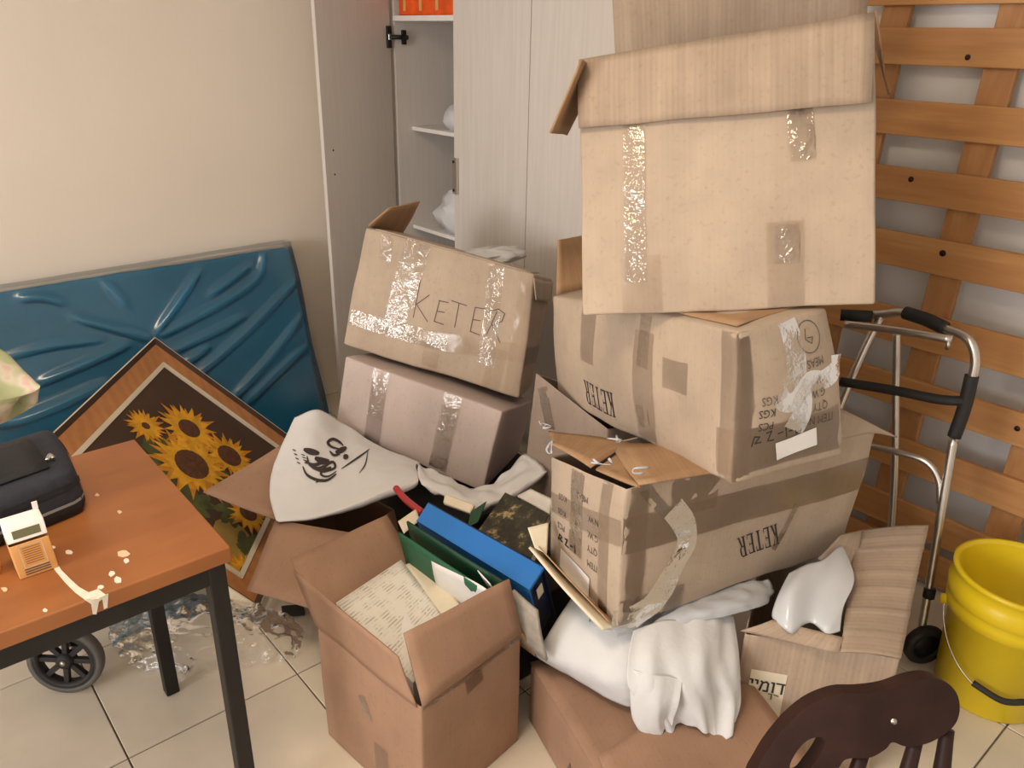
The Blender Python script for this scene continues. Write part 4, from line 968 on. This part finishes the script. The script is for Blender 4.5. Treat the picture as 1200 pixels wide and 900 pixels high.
ink_line([(488, 545), (489, 549), (490, 553)], 1.6, bgw, 'black_tick', G_=GB)
for k in range(4): ink_line([(343 + k * 1.7, 527 + k * 5), (347 + k * 1.8, 529 + k * 5)], .7, bgw, 'small_print', G_=GB); 
for k in range(4): ink_line([(353 + k * 1.2, 533 + k * 3.2), (358 + k * 1.2, 534.5 + k * 3.2)], .6, bgw, 'small_print', G_=GB)

R_ = [[(490, 545, 2.46), (520, 555, 2.46), (555, 572, 2.44), (585, 560, 2.48), (612, 530, 2.56)],
      [(490, 555, 2.40), (520, 570, 2.38), (555, 582, 2.34), (588, 570, 2.40), (630, 540, 2.50)],
      [(494, 567, 2.37), (522, 581, 2.34), (552, 591, 2.30), (590, 583, 2.33), (641, 552, 2.44)]]
G2 = wrinkle(interp_grid([[at(x, y, D=d) for x, y, d in r] for r in R_], 8), .009, 13, 7)
tag(gridmesh('plastic_sheet', G2, M['bagwhite'], None, puff=.03), 'rumpled white plastic sheet under the pinkish cardboard box', 'plastic')

# hidden supports under the leaning stack: a dark case and a dark flat box
sc = thing('suitcase', 'black fabric suitcase lying under the leaning stack of boxes', 'suitcase', (1.47, 2.1, 0))
Carton({(a_, b_, c_): V((1.235 + a_ * .50, 1.70 + b_ * .72, .245 * c_)) for a_ in (0, 1) for b_ in (0, 1) for c_ in (0, 1)}, .004, .003, .02, 5).body('FBLRTD', M['black'], sc)
for y_ in (1.85, 2.25): cube('strap', 1.228, 1.236, y_, y_ + .05, .0, .246, M['navy2'], sc)
bx = thing('storage_case', 'flat black case lying under the blue binder', 'case', (1.22, 1.45, 0))
Carton({(a_, b_, c_): V((1.06 + a_ * .34, 1.27 + b_ * .36, .25 * c_)) for a_ in (0, 1) for b_ in (0, 1) for c_ in (0, 1)}, .002, .002, .01, 6).body('FBLRTD', M['black'], bx)
cube('clasp', 1.054, 1.06, 1.40, 1.46, .15, .19, M['steel'], bx)

# blue binder
b1, b2, b3, b4 = at(502, 588, D=2.12), at(638, 664, D=1.95), at(620, 691, D=1.90), at(488, 610, D=2.07)
dn_ = V((.07, .02, -.20))
bd = thing('ring_binder', 'bright blue ring binder standing spine up behind the paper box', 'binder', (b1 + b2) * .5 + dn_)
th_ = .012
mk('spine', [b1, b2, b3, b4] + [p + dn_ * .05 for p in (b1, b2, b3, b4)], [(0, 3, 2, 1), (4, 5, 6, 7), (0, 1, 5, 4), (1, 2, 6, 5), (2, 3, 7, 6), (3, 0, 4, 7)], M['blue'], bd, weld=True, bevel=.002)
def slab(name, p, q, t, mat, parent): # wall hanging from edge p-q by dn_, thickness vector t
    return mk(name, [p, q, q + t, p + t] + [x + dn_ for x in (p, q, q + t, p + t)], [(0, 3, 2, 1), (4, 5, 6, 7), (0, 1, 5, 4), (1, 2, 6, 5), (2, 3, 7, 6), (3, 0, 4, 7)], mat, parent, weld=True)
tv = (b4 - b1).normalized() * .004
slab('cover', b1, b2, tv, M['bluedark'], bd); slab('cover', b4 - tv, b3 - tv, tv, M['blue'], bd)
iw = (b3 - b2)
mk('end_block', [b2 + iw * .1 + (b1 - b2) * .02, b3 - iw * .1 + (b4 - b3) * .02, b3 - iw * .1 + (b4 - b3) * .02 + dn_ * .95, b2 + iw * .1 + (b1 - b2) * .02 + dn_ * .95], [(0, 1, 2, 3)], M['bluedark'], bd)
e0 = b3 - iw * .3 + (b3 - b4).normalized() * .002 + dn_ * .14
mk('label', [e0, e0 - iw * .35, e0 - iw * .35 + dn_ * .18, e0 + dn_ * .18], [(0, 1, 2, 3)], M['cream'], bd)

# folders
def upright(name, label, cat, p, q, down, mat, th_=.004, group=None, crumple=.003, seed=0):
    o = sheet(name, [p, q, q + V(down), p + V(down)], mat, None, thick=th_, crumple=crumple, seed=seed, nu=12, nv=6)
    return tag(o, label, cat, group)
upright('paper_folder', 'mid green folder leaning in front of the dark green one', 'folder', at(468, 624, D=2.00), at(572, 694, D=1.84), (.03, .0, -.16), M['green'], .005, 'green folders')
upright('paper_folder', 'dark green folder pressed against the blue binder', 'folder', at(477, 611, D=2.05), at(590, 682, D=1.885), (.03, 0, -.17), M['green2'], .006, 'green folders', seed=3)
upright('loose_sheet', 'white sheet bent in front of the mid green folder', 'paper', at(506, 656, D=1.95), at(572, 694, D=1.825), (.02, 0, -.12), M['paper'], .0015, seed=4, crumple=.008)
upright('loose_sheet', 'white card slipped between the two green folders', 'paper', at(560, 668, D=1.875), at(574, 684, D=1.845), (.03, 0, -.06), M['paper'], .002, seed=6)
upright('paper_sheaf', 'grey crumpled paper sheaf hanging beside the blue binder end', 'paper', at(600, 694, D=1.90), at(630, 716, D=1.87), (.015, -.02, -.13), M['sheaf'], .008, seed=8, crumple=.014)
sh = [at(466, 612, D=2.11), at(487, 598, D=2.16), at(492, 612, D=2.12), at(474, 626, D=2.07)]
tag(sheet('loose_sheet', sh, M['cream'], None, thick=.002, crumple=.008), 'torn pale paper corner behind the green folders', 'paper')
tag(tube('red_strap', [at(464, 572, D=2.36), at(474, 584, D=2.30), at(486, 594, D=2.22), at(494, 600, D=2.18)], .010, M['red'], None, n=8), 'red plastic strap behind the blue binder', 'strap')
# marbled notebook and papers beside
nb = [at(592, 577, D=2.22), at(643, 602, D=2.08), at(622, 654, D=1.98), at(560, 622, D=2.10)]
nn = (nb[1] - nb[0]).cross(nb[3] - nb[0]).normalized()
if nn.z > 0: nn = -nn
bk_ = thing('notebook', 'hardback notebook with a black and gold marbled cover beside the blue binder', 'book', (nb[0] + nb[2]) * .5 + nn * .03)
mk('cover', nb + [p + nn * .003 for p in nb], [(0, 3, 2, 1), (4, 5, 6, 7), (0, 1, 5, 4), (1, 2, 6, 5), (2, 3, 7, 6), (3, 0, 4, 7)], M['marbled'], bk_, weld=True)
mk('pages', [p + nn * .003 + ((nb[0] + nb[2]) * .5 - p) * .03 for p in nb] + [p + nn * .026 + ((nb[0] + nb[2]) * .5 - p) * .03 for p in nb], [(0, 3, 2, 1), (4, 5, 6, 7), (0, 1, 5, 4), (1, 2, 6, 5), (2, 3, 7, 6), (3, 0, 4, 7)], M['cream'], bk_, weld=True)
mk('cover', [p + nn * .026 for p in nb] + [p + nn * .029 for p in nb], [(0, 3, 2, 1), (4, 5, 6, 7), (0, 1, 5, 4), (1, 2, 6, 5), (2, 3, 7, 6), (3, 0, 4, 7)], M['marbled'], bk_, weld=True)
tag(sheet('envelope', [at(606, 582, D=2.26), at(644, 603, D=2.13), at(648, 586, D=2.20), at(622, 574, D=2.28)], M['paper'], None, thick=.006, crumple=.003), 'white envelope between the notebook and the torn box', 'envelope')
tag(sheet('flat_carton', [at(522, 580, D=2.25), at(556, 593, D=2.19), at(551, 602, D=2.17), at(520, 590, D=2.22)], M['cream'], None, thick=.010), 'small beige carton under the edge of the white plastic', 'carton')
tag(sheet('green_card', [at(552, 600, D=2.17), at(570, 588, D=2.20), at(560, 612, D=2.12), at(548, 618, D=2.11)], M['green2'], None, thick=.003), 'small dark green card between blue binder and notebook', 'card')

# papers inside the open carton
def paper_pile(label, q, mat, depth, n_=5):
    q = [V(p) for p in q]; t_ = thing('paper_stack', label, 'papers', (q[0] + q[2]) * .5 - V((0, 0, depth)))
    nn_ = V((0, 0, -1))
    mk('sheaf', [p + nn_ * .002 for p in q] + [p + nn_ * depth for p in q], [(0, 3, 2, 1), (4, 5, 6, 7), (0, 1, 5, 4), (1, 2, 6, 5), (2, 3, 7, 6), (3, 0, 4, 7)], M['paper'], t_, weld=True)
    sheet('top_page', q, mat, t_, thick=.0012, crumple=.002)
    return t_
paper_pile('pile of printed forms filling the open paper box', [at(470, 656, D=2.04), at(394, 707, D=1.92), at(484, 800, D=1.745), at(530, 735, D=1.885)], M['printed'], .20)
paper_pile('narrow sheaf of cream papers standing beside the printed forms', [at(475, 662, D=2.03), at(530, 738, D=1.875), at(548, 722, D=1.91), at(500, 652, D=2.07)], M['cream'], .22)

# ------------------------------------------------------------------ linen, plastic, white panel
def soft(name, label, cat, rows, mat, puff, amp, fs, seed, sub=7):
    o = gridmesh(name, wrinkle(interp_grid([[zp(x, y, z) for x, y, z in r] for r in rows], sub), amp, fs, seed), mat, None, puff=puff)
    return tag(o, label, cat)
soft('pillow', 'flat white pillow under the torn box, on the low closed box', 'pillow',
   [[(676, 690, .36), (708, 714, .375), (740, 728, .38), (790, 722, .38), (840, 712, .37)],
    [(652, 728, .325), (692, 740, .35), (735, 752, .36), (785, 748, .36), (838, 745, .35)],
    [(630, 762, .255), (676, 780, .285), (728, 798, .30), (776, 790, .31), (830, 778, .30)],
    [(627, 770, .205), (672, 795, .215), (735, 828, .222), (772, 815, .225), (826, 800, .225)]], M['cloth'], .10, .0025, 9, 2)
LR = [[(742, 738, .395), (775, 728, .40), (812, 724, .395), (842, 712, .385), (860, 722, .36)],
    [(736, 772, .368), (770, 768, .376), (812, 763, .375), (846, 758, .355), (866, 765, .325)],
    [(738, 808, .315), (772, 806, .325), (812, 800, .325), (846, 796, .31), (868, 805, .27)],
    [(768, 838, .25), (790, 836, .262), (822, 832, .262), (848, 828, .25), (868, 826, .235)],
    [(782, 860, .205), (800, 852, .218), (828, 856, .215), (846, 868, .200), (862, 846, .21)]]
GL = interp_grid([[zp(x, y, z) for x, y, z in r] for r in LR], 12)
drape(GL, .011, 2.6, .9, 5); drape(GL, .004, 5.3, 2.0, 8)
tag(gridmesh('linen_sheet', GL, M['cloth'], None, puff=.02), 'folded white linen draped over the pillow with a hanging corner', 'linen')
LR = [[(740, 784, .352), (760, 790, .355), (782, 792, .345), (800, 796, .335)],
    [(738, 812, .30), (758, 820, .305), (778, 822, .302), (796, 824, .295)],
    [(741, 842, .235), (758, 850, .24), (774, 846, .245), (790, 842, .25)],
    [(752, 858, .203), (762, 867, .20), (776, 856, .215), (788, 850, .23)]]
GL = interp_grid([[zp(x, y, z) for x, y, z in r] for r in LR], 12)
drape(GL, .007, 1.8, .3, 3)
tag(gridmesh('folded_cloth', GL, M['cloth'], None, puff=.015), 'white cloth end folded over the low box beside the hanging linen', 'cloth')
soft('plastic_pouch', 'milky plastic pouch squeezed out from under the torn box', 'plastic',
   [[(700, 712, .385), (760, 702, .40), (820, 690, .40), (870, 680, .40), (900, 679, .395)],
    [(690, 728, .37), (755, 722, .40), (820, 714, .41), (872, 700, .41), (908, 692, .39)],
    [(712, 738, .37), (765, 735, .385), (822, 728, .39), (868, 718, .39), (898, 708, .38)]], M['bagmilky'], .03, .008, 16, 6)
# curved white panel in the box by the walker
R_ = [[(925, 672, .45), (945, 662, .47), (965, 656, .47), (985, 640, .46), (992, 650, .45)],
      [(912, 698, .43), (930, 690, .46), (955, 690, .44), (985, 672, .45), (1001, 680, .44)],
      [(905, 722, .40), (925, 732, .41), (950, 726, .40), (972, 728, .41), (988, 712, .42)],
      [(915, 730, .39), (928, 742, .39), (948, 728, .385), (968, 742, .39), (984, 740, .39)]]
wp = gridmesh('white_panel', interp_grid([[zp(x, y, z) for x, y, z in r] for r in R_], 6), M['panel'], None, thick=.003)
tag(wp, 'curved glossy white panel poking out of the labelled open box', 'panel')
crumpled('brown_paper', 'crumpled brown paper on the low closed box, beside the labelled box', 'paper', (1.375, .80, .196), .045, .05, .045, M['cb_in'], 12, .5)

# ------------------------------------------------------------------ walker
wk = thing('walking_frame', 'folded aluminium walking frame with black grips, leaning at the pine slats', 'walker', (2.2, .8, 0))
rl_b, rl_t = V((2.115, .600, .085)), V((2.19, .678, .86))
def alu(name, pts, r=.0125, m='alu', sm=6): return tube(name, pts, r, M[m], wk, n=12, sm=sm)
tl = at(1000, 371, X=2.24); tmid = at(1062, 367, X=2.25); tm2 = at(1108, 385, X=2.22); tk = at(1138, 402, X=2.20)
alu('side_tube', [tl, at(1035, 368, X=2.25), tmid, tm2, at(1127, 392, X=2.21), tk, at(1143, 422, X=2.198), at(1139, 445, X=2.195), at(1128, 480, X=2.19), at(1117, 518, X=2.18)])
alu('leg', [at(1118, 512, X=2.18), at(1103, 600, X=2.155), at(1090, 680, X=2.13), at(1078, 745, X=2.11)], .0115)
alu('grip', [tmid + (tm2 - tmid) * -.02, (tmid + tm2) * .5 + V((0, 0, .004)), tm2], .019, 'rubber')
alu('grip', [at(985, 369, X=2.2), at(1022, 371, X=2.24)], .017, 'rubber', 1)
alu('sleeve', [at(1139, 440, X=2.195), at(1130, 478, X=2.19), at(1118, 512, X=2.18)], .0175, 'rubber')
lathe('button', [(0, .004), (.006, .003), (.006, 0)], at(1124, 497, X=2.178), (-1, -.3, 0), M['steel'], wk, n=10)
alu('crossbar', [at(990, 380, X=2.14), at(1050, 387, X=2.16), at(1116, 398, X=2.17)], .011)
lathe('screw', [(0, .012), (.006, .010), (.006, -.012), (0, -.012)], at(1111, 404, X=2.165), (0, 0, 1), M['steel'], wk, n=8)
alu('fold_bar', [at(985, 447, X=2.10), at(1050, 458, X=2.13), at(1100, 468, X=2.16), at(1132, 470, X=2.19)], .0135, 'rubber')
alu('leg', [at(1051, 388, X=2.30), at(1050, 450, X=2.30), at(1048, 560, X=2.30), V((2.30, .80, .10)), V((2.30, .79, .02))], .0115)
alu('leg', [at(1032, 372, X=2.25), at(1015, 405, X=2.22), at(993, 455, X=2.18), at(975, 500, X=2.15)], .011)
alu('lower_brace', [at(1020, 523, X=2.16), at(1052, 530, X=2.165), at(1085, 541, X=2.168), at(1100, 562, X=2.168), at(1102, 590, X=2.16)], .010)
lathe('rubber_foot', [(0, 0), (.019, 0), (.017, .05), (.012, .055)], (2.30, .79, 0.0), (0, 0, 1), M['rubber'], wk, n=16)
wc = V((2.112, .592, .062)); wax = V((-.75, .66, 0)).normalized(); wax = V((.66, .75, 0)).normalized()
wx_ = V((-.55, -.83, 0)).normalized()
wt = lathe('wheel', [(.040, -.014), (.058, -.014), (.062, -.008), (.062, .008), (.058, .014), (.040, .014)], wc, wx_, M['rubber'], wk, close=True)
lathe('wheel_hub', [(0, .010), (.012, .010), (.042, .006), (.042, -.006), (0, -.010)], wc, wx_, M['blacksteel'], wk, n=20)
alu('collar', [at(1090, 690, X=2.125), at(1088, 700, X=2.122)], .016, 'rubber', 1)

# ------------------------------------------------------------------ bucket
bc = V((2.150, .425, 0))
bkt = thing('bucket', 'yellow plastic bucket with a wire handle standing by the walking frame', 'bucket', bc)
lathe('bucket_body', [(0, 0), (.128, 0), (.132, .006), (.146, .255), (.158, .262), (.161, .290), (.157, .300), (.162, .306), (.165, .335), (.158, .345), (.156, .372), (.163, .378), (.163, .388), (.152, .390), (.148, .378), (.126, .012), (0, .012)], bc, (0, 0, 1), M['yellow'], bkt, n=64)
rtv = V((.755, -.656, 0)); fwv = V((-.656, -.755, 0))
ears = [bc + rtv * -.155 + V((0, 0, .27)) + fwv * .02, bc + rtv * .155 + V((0, 0, .27)) + fwv * .02]
lowd = (fwv - rtv * .45).normalized(); hax = V((-lowd.y, lowd.x, 0))
if hax.dot(rtv) < 0: hax = -hax
hpth = []
for k in range(13):
    a_ = math.pi * k / 12
    hpth.append(bc + hax * (-.160 * math.cos(a_)) + lowd * (.012 + .158 * math.sin(a_)) + V((0, 0, .262 - .155 * math.sin(a_))))
tube('wire_handle', hpth, .0022, M['steel'], bkt, n=6, sm=4)
tube('handle_grip', [hpth[4] + (hpth[5] - hpth[4]) * .3, hpth[6], hpth[7] + (hpth[8] - hpth[7]) * .2], .0085, M['rubber'], bkt, n=10)
for e_ in (hpth[0], hpth[-1]): lathe('handle_ear', [(0, .012), (.014, .010), (.016, -.01)], e_, (e_ - bc - V((0, 0, .268))).normalized(), M['yellow'], bkt, n=14)

# ------------------------------------------------------------------ chair
ch = thing('chair', 'dark stained wooden chair with a curved crest rail, back towards the boxes', 'chair', (.62, .12, 0))
cD = 1.02
outl = [(880, 925), (892, 893), (908, 868), (930, 843), (955, 824), (985, 813), (1012, 812), (1042, 808), (1068, 799), (1090, 795), (1108, 799), (1121, 812), (1125, 830), (1120, 848), (1105, 862), (1085, 872), (1062, 875), (1046, 870), (1038, 878), (1020, 888), (996, 889), (985, 897), (972, 930), (965, 960), (945, 990), (900, 985)]
hole = [(926, 896), (936, 878), (948, 867), (962, 864), (968, 870), (962, 884), (952, 898), (940, 912), (928, 910)]
def cpt(x, y, back=0.0): # crest rail curves a little in plan
    s_ = (x - 1000) / 120; return at(x, y, D=cD + .018 * s_ * s_ + back)
bm = bmesh.new()
def ring(pts, n_=4):
    m = len(pts); q = [V((*pts[k % m], 0)) for k in range(-2, m + 3)]; c_ = catmull(q, n_); return [(p.x, p.y) for p in c_[2 * n_:(m + 2) * n_]]
outl = ring(outl); hole = ring(hole)
ov = [bm.verts.new(cpt(x, y)) for x, y in outl]; hv = [bm.verts.new(cpt(x, y)) for x, y in hole]
es = [bm.edges.new((ov[i_], ov[(i_ + 1) % len(ov)])) for i_ in range(len(ov))] + [bm.edges.new((hv[i_], hv[(i_ + 1) % len(hv)])) for i_ in range(len(hv))]
bmesh.ops.triangle_fill(bm, edges=es, use_beauty=True)
ex_ = bmesh.ops.extrude_face_region(bm, geom=list(bm.faces)); bmesh.ops.translate(bm, verts=[g for g in ex_['geom'] if isinstance(g, bmesh.types.BMVert)], vec=F3 * .030)
bmesh.ops.recalc_face_normals(bm, faces=bm.faces)
me = bpy.data.meshes.new('crest_rail'); bmesh.ops.translate(bm, verts=bm.verts, vec=-origin(ch)); bm.to_mesh(me); bm.free(); me.materials.append(M['chairwood'])
cr = bpy.data.objects.new('crest_rail', me); link(cr, ch); m_ = cr.modifiers.new('bev', 'BEVEL'); m_.width = .008; m_.segments = 3; m_.limit_method = 'ANGLE'; m_.angle_limit = .7
bpy.context.view_layer.update()
lathe('screw_head', [(0, .002), (.004, .0015), (.004, 0)], cpt(1047, 845) - F3 * .0005, -F3, M['steel'], ch, n=10)
seat_z = .44
for (x, y, bx_, by_) in ((1010, 884, .71, .25), (1073, 868, .78, .19), (935, 930, .63, .32), (1110, 855, .84, .13)):
    p_ = cpt(x, y, .015); tube('spindle', [p_, p_ * .7 + V((bx_, by_, seat_z)) * .3, p_ * .35 + V((bx_, by_, seat_z)) * .65, V((bx_, by_, seat_z))], lambda s: .009 + .007 * math.sin(math.pi * s) ** 2, M['chairwood'], ch, n=12)
sd = V((-.60, -.66, 0)).normalized(); sw = V((.70, -.66, 0)).normalized(); s0 = V((.735, .225, 0)) + V((0, 0, seat_z - .03)) - sd * .03
obox('seat', s0 - sw * .20, sw * .40, sd * .40, V((0, 0, .035)), M['chairwood'], ch, bevel=.010)
for a_ in (-.16, .16):
    for b_ in (.04, .36): tube('leg', [s0 + sw * a_ + sd * b_, V((0, 0, 0)) + V((s0.x, s0.y, 0)) + sw * a_ * 1.15 + sd * (b_ * 1.12 - .03)], .016, M['chairwood'], ch, n=10, sm=1)
